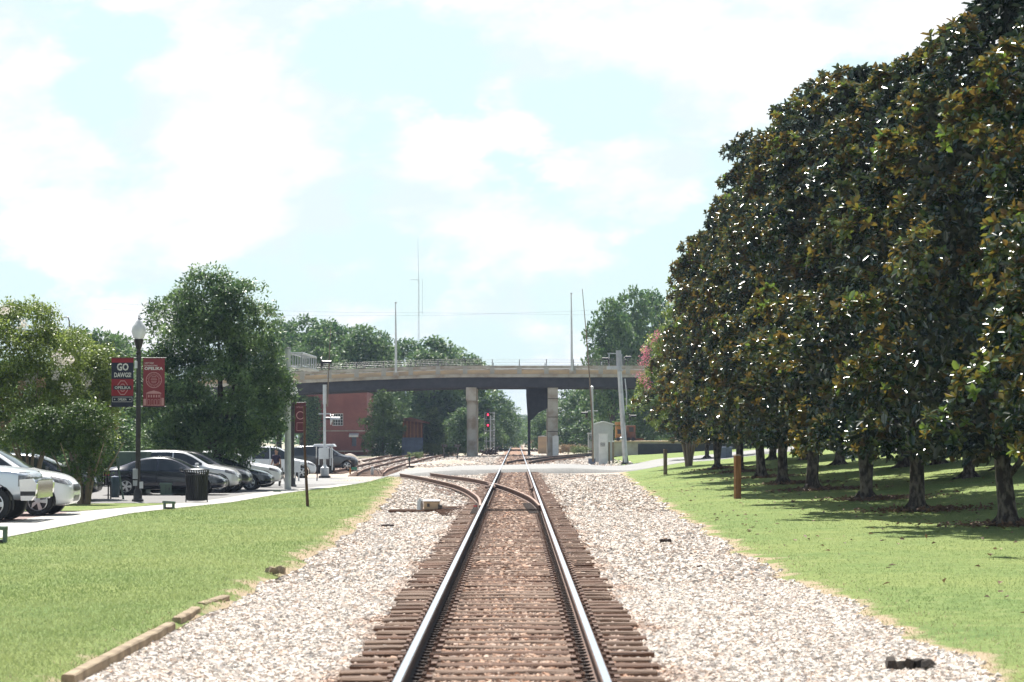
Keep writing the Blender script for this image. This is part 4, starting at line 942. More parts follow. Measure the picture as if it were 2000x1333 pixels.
m = MB(); m.box((0, 0, 11 * k), (10 * k, .9, 22 * k)); m.build('wall', m_white_metal, t); m = MB(); m.prism([(-7 * k, 22.4 * k), (7 * k, 25 * k), (2 * k, 29 * k)], -.55, .55); m.build('roof', m_alum, t)
# concrete loading dock
p = gp(1245, 889); k = 1 / ppm(p.y); zd = h(p.x, p.y)
t = thing('loading_dock', 'long low concrete loading platform with a dirt top beyond the right lawn', 'platform', (p.x, p.y, zd)); xa = (1195 - 1245) * k
m = MB(); m.box(((xa + 9) / 2, 6, .5), (9 - xa, 12, 1.22)); m.build('wall', m_conc_b, t)
m = MB(); m.box((6.0, -.06, .43), (11.9, .1, 1.06)); m.build('front_shade_sheet', m_girder, t)  # dark sheet that paints in the shade on the dock's front
m = MB(); m.box(((xa + 9) / 2, 6, 1.15), (9 - xa + .2, 12.2, .1)); m.build('top_slab', m_tan, t)
# yellow machine
p = at(1218, 866, p.y + 5); zt2 = zd + 1.2; k = 1 / ppm(p.y)
t = thing('track_machine', 'old yellow work machine with dark cab standing by the loading dock', 'work machine', (p.x, p.y, zt2))
m = MB(); m.box((-6 * k, 0, 18 * k), (20 * k, 1.6, 24 * k), bev=.08); m.box((-10 * k, -.05, 34 * k), (13 * k, 1.4, 6 * k)); m.build('body', m_yellow, t)
m = MB(); m.box((14 * k, 0, 16 * k), (17 * k, 1.7, 28 * k), bev=.05); m.build('cab', m_rustmetal, t)
m = MB(); m.box((-8 * k, -.82, 18 * k), (10 * k, .03, 9 * k)); m.box((14 * k, -.87, 22 * k), (9 * k, .03, 9 * k)); m.build('opening', m_black, t)
for q in (-11, -1, 9, 18):
    m = MB(); m.cyl((q * k, -.95, 3.5 * k), (q * k, .95, 3.5 * k), 3.6 * k, n=14); m.build('wheel', m_rubber, t, True)
m = MB(); m.box((30 * k, 0, 3 * k), (18 * k, 1.0, 4 * k)); m.build('tow_bar', m_rustmetal, t)

# ------------------------------------------------------------------ vehicles
def solid_eval(me, mods):
    o = bpy.data.objects.new('tmp', me); COL.objects.link(o); extra = []
    for md in mods:
        if md[0] == 'SUB': q = o.modifiers.new('s', 'SUBSURF'); q.levels = md[1]; q.render_levels = md[1]
        else:
            c = bpy.data.objects.new('cut', md[1]); COL.objects.link(c); extra.append(c)
            q = o.modifiers.new('b', 'BOOLEAN'); q.object = c; q.operation = 'DIFFERENCE'; q.solver = 'EXACT'
    dg = bpy.context.evaluated_depsgraph_get(); dg.update(); r = bpy.data.meshes.new_from_object(o.evaluated_get(dg))
    for c in extra: bpy.data.objects.remove(c)
    bpy.data.objects.remove(o); return r
def wheel(parent, x, y, r, style=5):
    s = 1 if y > 0 else -1
    w = bpy.data.objects.new('wheel', None); COL.objects.link(w); w.parent = parent; w.location = (x, y, r); w.scale = (1, s, 1)
    m = MB(); m.lathe([(r * .62, -.11), (r * .9, -.115), (r * .99, -.085), (r, 0), (r * .99, .085), (r * .9, .11), (r * .70, .112), (r * .655, .085), (r * .655, .0)], n=28, axis='Y'); m.build('tyre', m_rubber, w, True)
    m = MB(); m.lathe([(r * .655, .0), (r * .66, .095), (r * .61, .10), (r * .585, .05)], n=28, axis='Y'); m.cyl((0, .02, 0), (0, .085, 0), r * .17, r * .14, 14)
    for q in range(style):
        for dd in ((-.12, .12) if style <= 6 else (0,)):
            a = q * 6.283 / style + dd; ca, sa = math.cos(a), math.sin(a); wd = r * (.07 if style <= 6 else .06)
            vs = []
            for rr, yy in ((r * .12, .085), (r * .63, .07)):
                for sd in (-1, 1):
                    for yo in (0, -.035): vs.append((rr * ca - sd * wd * sa, yy + yo, rr * sa + sd * wd * ca))
            m.add(vs, [(0, 2, 6, 4), (1, 5, 7, 3), (0, 4, 5, 1), (2, 3, 7, 6)])
    m.build('rim', m_alloy, w)
    m = MB(); m.lathe([(.001, .015), (r * .64, .012)], n=24, axis='Y'); m.build('brake_shadow_plate', m_black, w)
    return w
def car(name, label, cat, loc, rz, paint, S, group=None):
    t = thing(name, label, cat, loc, rz, group)
    vs = []; rings = []
    for (x, zb, zs, zr, wl, wb, wr) in S['st']:
        half = [(0, zb), (wl * .82, zb), (wl, zb + .10), (wb, zb + (zs - zb) * .5), (wb * .985, zs - .03), (wb * .955, zs + .02), (wr + (wb * .955 - wr) * .45, zs + (zr - zs) * .5), (wr, zr - min(.07, (zr - zs) * .3)), (wr * .86, zr), (0, zr + .015)]
        ring = half + [(-a, b) for a, b in reversed(half[1:-1])]
        rings.append([(x, a, b) for a, b in ring])
    n = len(rings[0]); V = [p for r_ in rings for p in r_]; Fc = []
    for i in range(len(rings) - 1):
        for k in range(n): Fc.append((i * n + k, i * n + (k + 1) % n, (i + 1) * n + (k + 1) % n, (i + 1) * n + k))
    Fc += [tuple(range(n)), tuple(range((len(rings) - 1) * n, len(rings) * n))]
    m = MB(); m.add(V, Fc); me = m.mesh('body')
    me = solid_eval(me, [('SUB', 2)])
    cut = MB()
    for wx in S['wx']: cut.cyl((wx, -1.4, S['r']), (wx, 1.4, S['r']), S['r'] * S.get('arch', 1.17), n=28)
    me = solid_eval(me, [('BOOL', cut.mesh('cut'))])
    me.materials.clear(); me.materials.append(paint); me.polygons.foreach_set('use_smooth', [True] * len(me.polygons)); me.set_sharp_from_angle(angle=R(32)); me.name = 'body'
    body = link('body', me, t)
    bv = BVHTree.FromPolygons([v.co[:] for v in me.vertices], [p_.vertices[:] for p_ in me.polygons])
    def patch(nm, pts_fn, mat, nu=10, nv=5, axis='Y', s=1, off=.008, par=None):
        V = []; 
        for j in range(nv + 1):
            for i in range(nu + 1):
                a, b = pts_fn(i / nu, j / nv)
                o_, d_ = ((a, 3 * s, b), (0, -s, 0)) if axis == 'Y' else ((5 * s, a, b), (-s, 0, 0))
                hit = bv.ray_cast(Vector(o_), Vector(d_))
                if hit[0] is None: p_ = V[-1] if V else (a, 0, b)
                else: p_ = tuple(hit[0] + (hit[1] if hit[1].dot(Vector(d_)) < 0 else -hit[1]) * off)
                V.append(p_)
        Fc = [(j * (nu + 1) + i, j * (nu + 1) + i + 1, (j + 1) * (nu + 1) + i + 1, (j + 1) * (nu + 1) + i) for j in range(nv) for i in range(nu)]
        return link(nm, np_mesh(nm, V, Fc, mat, True), par or t)
    for s in (-1, 1):
        for (xa, xb, bot, top) in S['win']:  # bot/top: functions of x
            patch('side_window', lambda u, v, xa=xa, xb=xb, bot=bot, top=top: (xa + (xb - xa) * u, bot(xa + (xb - xa) * u) + (top(xa + (xb - xa) * u) - bot(xa + (xb - xa) * u)) * v), m_glassdark, 12, 5, 'Y', s)
        ha = S['head']; patch('headlight', lambda u, v: (ha[0] + (ha[1] - ha[0]) * u, ha[2] + (ha[3] - ha[2]) * v + ha[4] * (u - 1)), m_headlamp, 6, 4, 'Y', s, .012)
        patch('front_headlight', lambda u, v: ((ha[5] + (ha[6] - ha[5]) * u) * s, ha[2] + (ha[3] - ha[2]) * v), m_headlamp, 6, 4, 'X', 1, .012)
        ta = S['tail']; patch('tail_light', lambda u, v: (ta[0] + (ta[1] - ta[0]) * u, ta[2] + (ta[3] - ta[2]) * v), m_red, 5, 4, 'Y', s, .012)
        patch('sill', lambda u, v: (S['wx'][1] + S['r'] * 1.25 + (S['wx'][0] - S['wx'][1] - S['r'] * 2.5) * u, S['st'][4][1] + .05 + .09 * v), m_black, 10, 2, 'Y', s, .006)
        for wx in S['wx']:
            am = MB(); R0 = S['r'] * S.get('arch', 1.17); wb_ = S['wb']
            am.tube([(wx + R0 * math.cos(a), s * (wb_ - .03), S['r'] + R0 * math.sin(a)) for a in np.linspace(-.25, math.pi + .25, 18)], .022, 6); am.build('wheel_arch', S.get('archmat', m_black), t, True)
        m = MB(); mx = S['mirror']; m.box((mx[0], s * (S['wb'] + .09), mx[1]), (.14, .2, .13), bev=.03); m.build('mirror', paint, t)
        patch('door_gap', lambda u, v: (S['door'][0] + .012 * u, S['st'][4][1] + .2 + (S['belt'] - S['st'][4][1] - .2) * v), m_black, 1, 8, 'Y', s, .005)
        patch('door_gap', lambda u, v: (S['door'][1] + .012 * u, S['st'][4][1] + .2 + (S['belt'] - S['st'][4][1] - .2) * v), m_black, 1, 8, 'Y', s, .005)
        m = MB()
        for dx in S['door']: m.box((dx + .2, s * (S['wb'] + .012), S['belt'] - .13), (.2, .025, .03))
        m.build('door_handle', paint, t)
        for wx in S['wx']: wheel(t, wx, s * (S['wb'] - .125), S['r'], S.get('spokes', 5))
    ws = S['ws']; patch('windscreen', lambda u, v: ((-ws[0] + 2 * ws[0] * u) * (1 - .18 * v), ws[1] + (ws[2] - ws[1]) * v), m_glassdark, 10, 6, 'X', 1)
    patch('rear_window', lambda u, v: ((-ws[0] + 2 * ws[0] * u) * (.9 - .15 * v), ws[1] + .08 + (ws[2] - ws[1] - .1) * v), m_glassdark, 10, 6, 'X', -1)
    gr = S['grille']; patch('grille', lambda u, v: (-gr[0] + 2 * gr[0] * u, gr[1] + (gr[2] - gr[1]) * v), S.get('grillemat', m_black), 8, 4, 'X', 1, .012)
    patch('bumper_inlet', lambda u, v: (-gr[0] * .9 + 1.8 * gr[0] * u, gr[3] + (gr[4] - gr[3]) * v), m_black, 8, 3, 'X', 1, .01)
    patch('licence_plate', lambda u, v: (-.15 + .3 * u, gr[2] - .12 + .0 - .15 * v - .12), m_whitepaint, 2, 2, 'X', -1, .02)
    m = MB(); m.box(((S['wx'][0] + S['wx'][1]) / 2, 0, S['st'][4][1] + .12), (S['wx'][0] - S['wx'][1] + .5, 1.3, .2)); m.build('underbody', m_black, t)
    return t
def suv_spec(Lh=2.3, H=1.68, hood=1.06, w=.92, r=.35, belt=1.05):
    st = [(-Lh, .45, .85, 1.02, .70, .76, .62), (-Lh + .06, .32, .95, 1.25, .78, .86, .64), (-Lh + .22, .27, belt, H - .16, w - .03, w - .01, .64), (-Lh + .5, .24, belt, H - .03, w, w, .66), (-1.2, .22, belt, H + .0, w, w, .68), (-.3, .21, belt, H + .01, w, w, .69), (.25, .21, belt - .01, H - .05, w, w, .68), (.62, .21, belt - .02, H - .24, w, w, .68), (1.0, .21, belt - .05, hood + .13, w, w, .70), (1.22, .21, hood - .10, hood + .01, w, w, .74), (1.7, .22, hood - .16, hood - .05, w, w, .72), (2.05, .25, hood - .25, hood - .13, w - .03, w - .03, .68), (Lh - .12, .28, hood - .36, hood - .26, w - .1, w - .10, .60), (Lh, .36, hood - .50, hood - .40, .62, .70, .5)]
    bot = lambda x: belt + .03 + .02 * (-x) * .6
    def top(x): return min(ip(x, [-2.2, -1.9, -1.2, -.2, .15, .5, .95], [belt + .12, H - .22, H - .10, H - .09, H - .13, H - .28, belt + .06]), H)
    return dict(st=st, wx=(1.54, -1.34), r=r, wb=w, belt=belt, win=[(-.22, .88, bot, top), (-1.22, -.28, bot, top), (-1.95, -1.28, bot, top)], head=(Lh - .52, Lh - .12, hood - .36, hood - .25, -.10, .42, .74), tail=(-Lh + .08, -Lh + .3, .85, 1.05), mirror=(.72, belt + .06), door=(-.26, -1.25), ws=(.66, hood + .05, H - .10), grille=(.38, hood - .52, hood - .36, .36, .50))
def sedan_spec():
    Lh, H, hood, w, r, belt = 2.3, 1.44, .90, .90, .325, .90
    st = [(-Lh, .42, .72, .86, .62, .70, .55), (-Lh + .1, .32, .86, .98, .76, .82, .62), (-Lh + .4, .26, .92, 1.04, w - .02, w - .02, .66), (-1.55, .22, belt, 1.10, w, w, .64), (-1.2, .21, belt, 1.26, w, w, .60), (-.7, .20, belt, H - .04, w, w, .60), (-.1, .20, belt, H, w, w, .61), (.35, .20, belt, H - .08, w, w, .62), (.8, .20, belt - .02, 1.16, w, w, .64), (1.15, .20, belt - .08, hood + .03, w, w, .70), (1.6, .21, hood - .14, hood - .05, w, w, .70), (1.98, .24, hood - .22, hood - .13, w - .02, w - .03, .66), (Lh - .12, .27, hood - .32, hood - .25, w - .1, w - .1, .58), (Lh, .34, hood - .44, hood - .36, .60, .68, .5)]
    bot = lambda x: belt + .035
    def top(x): return ip(x, [-1.5, -1.1, -.7, -.1, .3, .62, .95], [belt + .09, 1.19, H - .14, H - .10, H - .14, H - .26, belt + .07])
    return dict(st=st, wx=(1.40, -1.36), r=r, wb=w, belt=belt, win=[(-.18, .85, bot, top), (-1.3, -.24, bot, top)], head=(Lh - .55, Lh - .16, hood - .31, hood - .21, -.08, .42, .72), tail=(-Lh + .1, -Lh + .35, .72, .86), mirror=(.72, belt + .06), door=(-.22, -1.2), ws=(.62, hood + .06, H - .10), grille=(.34, hood - .45, hood - .34, .32, .44))
def pickup_spec():
    Lh, H, hood, w, r, belt = 2.9, 1.88, 1.28, 1.0, .41, 1.22
    st = [(-Lh, .55, 1.08, 1.18, .90, .95, .90), (-Lh + .1, .5, 1.14, 1.22, w - .02, w - .02, .94), (-1.9, .48, 1.14, 1.23, w, w, .95), (-1.0, .48, 1.15, 1.24, w, w, .95), (-.92, .46, belt, H - .12, w, w, .74), (-.6, .45, belt, H, w, w, .74), (.2, .45, belt, H, w, w, .75), (.55, .45, belt, H - .10, w, w, .75), (.95, .45, belt, hood + .25, w, w, .78), (1.25, .45, belt - .02, hood + .03, w, w, .84), (1.9, .46, hood - .10, hood, w, w, .84), (2.45, .48, hood - .13, hood - .045, w - .01, w - .01, .82), (2.72, .52, hood - .20, hood - .12, w - .04, w - .04, .80), (2.8, .56, hood - .30, hood - .2, w - .1, w - .1, .76)]
    bot = lambda x: belt + .05
    def top(x): return ip(x, [-.85, -.3, .3, .6, 1.05], [H - .12, H - .10, H - .12, H - .22, belt + .08])
    return dict(st=st, wx=(1.98, -1.75), r=r, wb=w, belt=belt, win=[(.1, .95, bot, top), (-.8, .04, bot, top)], head=(Lh - .32, Lh - .14, hood - .46, hood - .14, 0, .55, .90), tail=(-Lh + .02, -Lh + .14, .9, 1.12), mirror=(.9, belt + .08), door=(.06, -.85), ws=(.72, hood + .08, H - .12), grille=(.55, hood - .5, hood - .18, .62, .74), grillemat=m_chrome, arch=1.22, spokes=6)
def paint(name, c, metal=.0, rough=.25):
    return M(name, c, rough, metal, tuple(x * .97 for x in c), 2, coat=.8)
p_white = paint('white_car_paint', (.78, .79, .80)); p_silver = paint('silver_car_paint', (.60, .64, .69), .5, .3); p_black = paint('black_car_paint', (.012, .013, .02)); p_blue = paint('dark_blue_car_paint', (.012, .016, .03)); p_grey = paint('dark_grey_car_paint', (.04, .045, .055), .3); p_pearl = paint('pearl_car_paint', (.66, .66, .67), .2)
def park(fx_px, wheel_py, halflen, r, name, label, cat, pt, spec, group, dy=.9, rot=0.0):
    p = gp(fx_px, wheel_py)  # front tip column, near side tyre contact
    cy = p.y + dy; cx_ = at(fx_px, 852, p.y + dy * 1.2).x - halflen
    return car(name, label, cat, (cx_, cy, h(cx_, cy) + .004), rot, pt, spec, group)
GP = 'cars parked nose-in along the footpath'
pk = park(86, 1021, 2.93, .41, 'pickup_truck', 'silver white pickup truck with chrome bumper at the left edge', 'pickup truck', p_silver, pickup_spec(), GP)
m = MB()  # chrome bumper
prof = [(2.62, .98), (2.92, 1.0), (3.02, .88), (3.0, .66), (2.9, .50), (2.66, .50)]
for s in (-1, 1):
    m.add([(x, s * y_, z) for y_ in (.86, 1.03) for x, z in prof], [tuple(range(6)), tuple(range(11, 5, -1))] + [(i, i + 6, (i + 1) % 6 + 6, (i + 1) % 6) for i in range(6)])
m.box((2.95, 0, .76), (.12, 1.76, .42), bev=.04); m.build('bumper', m_chrome, pk, True)
m = MB()
for s in (-1, 1): m.box((2.82, s * 1.035, .66), (.34, .02, .10))
m.build('bumper_step', m_black, pk)
m = MB(); m.box((-1.9, 0, 1.245), (1.7, 1.66, .012)); m.build('truck_bed', m_black, pk)
park(151, 1009, 2.3, .36, 'parked_car', 'white SUV parked right beside the pickup truck', 'car', p_white, suv_spec(2.35, 1.75, 1.13, .94, .37, 1.12), GP)
park(446, 968, 2.3, .325, 'parked_car', 'dark blue sedan partly behind the black litter bin', 'car', p_blue, sedan_spec(), GP)
park(472, 963.5, 2.3, .35, 'parked_car', 'white crossover second in the far group, with long dark side windows', 'car', p_pearl, suv_spec(2.3, 1.66), GP)
park(493, 962.0, 2.3, .35, 'parked_car', 'black SUV between the white crossover and the dark grey hatchback', 'car', p_black, suv_spec(2.3, 1.64), GP)
park(531, 958.5, 2.2, .33, 'parked_car', 'dark grey car with silver wheels, second from the far end', 'car', p_grey, sedan_spec(), GP)
park(553, 952.5, 2.3, .35, 'parked_car', 'white SUV farthest from the camera in the nose-in row', 'car', p_white, suv_spec(2.3, 1.66), GP)
q = at(40, 852, 76); car('parked_car', 'dark car half hidden behind the pickup and under the crepe myrtle', 'car', (q.x, 78, h(q.x, 78)), .0, p_grey, suv_spec(2.3, 1.6), 'cars in the background lot')
for (px, Y, rz, lab, pt, sp) in ((535, 128, .15, 'white van like car in the lot far behind the nose-in row', p_white, suv_spec(2.35, 1.8)), (470, 133, 2.9, 'pale car in the far lot under the oak', p_pearl, suv_spec()), (632, 152, .1, 'dark parked car behind the left crossing mast', p_grey, suv_spec())):
    x = at(px, 852, Y).x; car('parked_car', lab, 'car', (x, Y, h(x, Y)), rz, pt, sp, 'cars in the background lot')
for (px, Y, rz, lab, pt, sp) in ((1862, 104, .25, 'silver car on the bank seen between the right magnolia trunks', p_silver, sedan_spec()), (1800, 112, .2, 'dark car on the bank left of the silver one', p_grey, suv_spec()), (1955, 108, .2, 'pale car on the bank right of the silver one', p_pearl, suv_spec())):
    x = at(px, 852, Y).x; car('parked_car', lab, 'car', (x, Y, h(x, Y) + .02), rz, pt, sp, 'cars on the right bank')
sheet('upper_street', 100, 120, lambda y: 18.5, lambda y: 33.5, 20, 1, m_asph, .03)
# far red vehicle on the line
x = at(1010, 852, 560).x; t = thing('rail_vehicle', 'tiny bright red vehicle far down the main track', 'rail vehicle', (0.2, 560, .2)); m = MB(); m.box((0, 0, .85), (1.7, 3, 1.0), bev=.15); m.build('body', M('bright_red_paint', (.65, .03, .06), .4), t); m = MB(); m.box((.1, -.2, 1.5), (1.2, 2, .4), bev=.1); m.build('cab', m_whitepaint, t)
for a in (-.7, .7):
    m = MB(); m.cyl((a, -1.2, .2), (a, 1.2, .2), .2, n=10); m.build('wheel', m_rubber, t)

# ------------------------------------------------------------------ text helper
def text_geo(txt, width, height, bold=.0, spacing=1.0):
    cu = bpy.data.curves.new('t', 'FONT'); cu.body = txt; cu.size = 1; cu.resolution_u = 2; cu.offset = bold; cu.space_character = spacing
    o = bpy.data.objects.new('t', cu); COL.objects.link(o); dg = bpy.context.evaluated_depsgraph_get(); dg.update()
    me = bpy.data.meshes.new_from_object(o.evaluated_get(dg)); v = np.array([q.co[:] for q in me.vertices]); f = [tuple(p_.vertices) for p_ in me.polygons]
    bpy.data.objects.remove(o); bpy.data.curves.remove(cu); bpy.data.meshes.remove(me)
    mn, mx = v.min(0), v.max(0); v = (v - (mn + mx) / 2); v[:, 0] *= width / (mx[0] - mn[0]); v[:, 1] *= height / (mx[1] - mn[1])
    return v, f
def text_on(m, txt, cx_, cz_, w, hh, y, **kw):
    v, f = text_geo(txt, w, hh, **kw); m.add([(a + cx_, y, b + cz_) for a, b, _ in v], [tuple(reversed(q)) if False else q for q in f])
def ringm(m, cx_, cz_, r0, r1, y, n=32, sq=1.0):
    vs = []; 
    for r_ in (r0, r1):
        for k in range(n):
            a = 2 * math.pi * k / n; vs.append((cx_ + r_ * math.cos(a) * sq, y, cz_ + r_ * math.sin(a)))
    m.add(vs, [(k, (k + 1) % n, (k + 1) % n + n, k + n) for k in range(n)])
def rect(m, x0, x1, z0, z1, y): m.add([(x0, y, z0), (x1, y, z0), (x1, y, z1), (x0, y, z1)], [(0, 1, 2, 3)])
def frame(m, x0, x1, z0, z1, t_, y): rect(m, x0, x1, z0, z0 + t_, y); rect(m, x0, x1, z1 - t_, z1, y); rect(m, x0, x0 + t_, z0 + t_, z1 - t_, y); rect(m, x1 - t_, x1, z0 + t_, z1 - t_, y)
# banner lamp
def cloth(m, x0, x1, z0, z1, y=0, th=.006, wav=.015):
    n = 10; vs = []; 
    for s in (0, 1):
        for j in range(n + 1):
            z = z1 + (z0 - z1) * j / n; yy = y + wav * 0 + s * th
            vs += [(x0, yy, z), (x1, yy, z)]
    fs = []
    for s in (0, 1):
        b = s * 2 * (n + 1)
        for j in range(n): fs.append((b + 2 * j, b + 2 * j + 1, b + 2 * j + 3, b + 2 * j + 2))
    o2 = 2 * (n + 1)
    for j in range(n): fs += [(2 * j, 2 * j + 2, o2 + 2 * j + 2, o2 + 2 * j), (2 * j + 1, o2 + 2 * j + 1, o2 + 2 * j + 3, 2 * j + 3)]
    fs += [(0, o2, o2 + 1, 1), (2 * n, 2 * n + 1, o2 + 2 * n + 1, o2 + 2 * n)]; m.add(vs, fs)
def lamp_post(px, py, ptop, label, banners):
    p = gp(px, py); k = 1 / ppm(p.y); z0 = h(p.x, p.y)
    t = thing('lamp_post', label, 'street lamp', (p.x, p.y, z0), 0, 'globe lamp posts with banners'); Z = lambda q: (py - q) * k
    gt = Z(ptop)
    m = MB(); m.lathe([(.20, -.02), (.20, .06), (.15, .1), (.13, .35), (.09, .42)], n=16); m.build('base', m_darkpole, t, True)
    m = MB(); m.lathe([(.075, .4), (.07, gt * .75), (.065, gt - 1.02)], n=14)
    for q in range(8):
        a = q * .785; m.cyl((.076 * math.cos(a), .076 * math.sin(a), .45), (.068 * math.cos(a), .068 * math.sin(a), gt - 1.1), .01, n=5)
    m.build('pole', m_darkpole, t, True)
    m = MB(); m.lathe([(.075, gt - 1.25), (.10, gt - 1.16), (.06, gt - 1.12), (.06, gt - 1.05), (.10, gt - .98), (.155, gt - .78), (.165, gt - .72), (.15, gt - .70)], n=16); m.build('lamp_fitter', m_black, t, True)
    m = MB(); m.lathe([(.13, gt - .70), (.20, gt - .60), (.245, gt - .45), (.225, gt - .30), (.155, gt - .20), (.135, gt - .17), (.10, gt - .10), (.03, gt - .04)], n=20); m.build('globe', m_globe, t, True)
    m = MB(); m.lathe([(.03, gt - .06), (.035, gt - .02), (.012, gt + .03), (.02, gt + .06), (.005, gt + .12)], n=10); m.build('finial', m_black, t, True)
    return t, k, Z
t, k, Z = lamp_post(269, 980, 622, 'near globe lamp post carrying a GO DAWGS banner and a red downtown banner', None)
X = lambda px: (px - 266) * k
m = MB()
for zz in (Z(700), Z(795)): m.cyl((X(209), 0, zz), (X(320), 0, zz), .014, n=8)
m.build('banner_arm', m_darkpole, t)
bn = MB(); cloth(bn, X(213), X(256), Z(795), Z(700)); b1 = bn.build('banner', m_navy, t); b1['label'] = 'navy and red GO DAWGS banner'
m = MB(); rect(m, X(213), X(256), Z(709), Z(700) + .02, -.004); m.build('red_panel', m_red, b1); m = MB(); rect(m, X(213), X(256), Z(774), Z(741), -.004); m.build('red_panel', m_red, b1)
m = MB(); rect(m, X(217), X(252), Z(762), Z(754), -.007); m.build('name_strip', m_navy, b1)
m = MB(); text_on(m, 'GO', X(235), Z(717.5), 23 * k, 15 * k, -.010, bold=.035); m.build('lettering', m_print, b1); m = MB(); text_on(m, 'DAWGS!', X(235), Z(733), 33 * k, 9.5 * k, -.010, bold=.03); m.build('lettering', m_print, b1); m = MB(); text_on(m, 'OPELIKA', X(235), Z(758), 31 * k, 5.5 * k, -.0125, bold=.02); m.build('lettering', m_print, b1); m = MB()
frame(m, X(215), X(254), Z(786), Z(776), .012, -.007); text_on(m, 'OPELIKA', X(234.5), Z(781), 17 * k, 4.5 * k, -.010, bold=.02); ringm(m, X(219.5), Z(781), .0, .022, -.010, 10); ringm(m, X(249.5), Z(781), 0, .022, -.010, 10); m.build('name_plate', m_print, b1)
m = MB()
for r0, r1 in ((13.2, 15), (6.5, 8.2)):
    vs = []; n_ = 8
    for r_ in (r0, r1):
        for q in range(8):
            a = (q + .5) * math.pi / 4; vs.append((X(235) + r_ * k * .72 * math.cos(a), -.0055, Z(758) + r_ * k * 1.02 * math.sin(a)))
    m.add(vs, [(q, (q + 1) % 8, (q + 1) % 8 + 8, q + 8) for q in range(8)])
m.build('letter_o_emblem', m_pinkprint, b1)
bn = MB(); cloth(bn, X(275), X(317), Z(795), Z(700)); b2 = bn.build('banner', m_maroon, t); b2['label'] = 'faded red historic downtown banner'
m = MB(); text_on(m, 'HISTORIC', X(287), Z(710), 18 * k, 3.2 * k, -.006); m.build('lettering', m_print, b2); m = MB(); text_on(m, 'DOWNTOWN', X(290), Z(715), 25 * k, 3.2 * k, -.006); m.build('lettering', m_print, b2); m = MB(); text_on(m, 'OPELIKA', X(295.5), Z(720.5), 36 * k, 6 * k, -.006, bold=.03); m.build('lettering', m_print, b2)
m = MB(); ringm(m, X(296), Z(743), 14.3 * k, 15.6 * k, -.006); ringm(m, X(296), Z(743), 9.6 * k, 10.4 * k, -.006)
for q in range(26):
    a = q * 6.283 / 26
    if abs(math.sin(a)) < .12: continue
    c_, s_ = math.cos(a), math.sin(a); r_ = 12.3 * k; w_ = .008; cx_, cz_ = X(296) + r_ * c_, Z(743) + r_ * s_
    m.add([(cx_ - w_ * s_ - .016 * c_, -.006, cz_ + w_ * c_ - .016 * s_), (cx_ + w_ * s_ - .016 * c_, -.006, cz_ - w_ * c_ - .016 * s_), (cx_ + w_ * s_ + .016 * c_, -.006, cz_ - w_ * c_ + .016 * s_), (cx_ - w_ * s_ + .016 * c_, -.006, cz_ + w_ * c_ + .016 * s_)], [(0, 1, 2, 3)])
for q in range(5): rect(m, X(296) - (6.5 - abs(q - 2)) * k, X(296) + (6.5 - abs(q - 2)) * k, Z(749 - q * 3), Z(749 - q * 3) + .018, -.006)
frame(m, X(282), X(310), Z(793), Z(769), .014, -.006)
m.add([(X(280), -.006, Z(769)), (X(312), -.006, Z(769)), (X(306), -.006, Z(766)), (X(296), -.006, Z(763.5)), (X(286), -.006, Z(766))], [(0, 1, 2, 3, 4)])
for q in range(5): rect(m, X(285 + q * 5), X(287.6 + q * 5), Z(777), Z(772), -.006)
for q in range(4): frame(m, X(284 + q * 6.6), X(288.5 + q * 6.6), Z(792), Z(781), .012, -.006)
rect(m, X(276), X(281), Z(793), Z(780), -.006); rect(m, X(311), X(316), Z(793), Z(778), -.006)
m.build('town_emblem', m_pinkprint, b2)
m = MB(); m.box((X(262), -.11, Z(713)), (.09, .1, .24), bev=.01); m.build('top_box', m_white_metal, t)
m = MB(); m.box((X(262), -.12, Z(926)), (.16, .12, .34), bev=.02); m.box((X(262), -.12, Z(944)), (.14, .1, .18)); m.build('meter_box', m_alum, t)
m = MB(); m.box((X(274), -.12, Z(948)), (.11, .1, .22)); m.build('outlet_box', m_white_metal, t)
t, k, Z = lamp_post(571, 951, 748, 'second globe lamp post with dark red banner beside the far end of the cars', None)
X = lambda px: (px - 571) * k
m = MB()
for zz in (Z(787), Z(846)): m.cyl((X(572), 0, zz), (X(598), 0, zz), .014, n=8)
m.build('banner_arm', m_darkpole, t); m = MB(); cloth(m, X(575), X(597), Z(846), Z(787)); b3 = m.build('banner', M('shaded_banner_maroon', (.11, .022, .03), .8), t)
m = MB(); ringm(m, X(586), Z(812), 6.5 * k, 8 * k, -.006); frame(m, X(579), X(593), Z(842), Z(826), .02, -.006); text_on(m, 'OPELIKA', X(586), Z(796), 17 * k, 3.5 * k, -.006); m.build('emblem', m_pinkprint, b3)

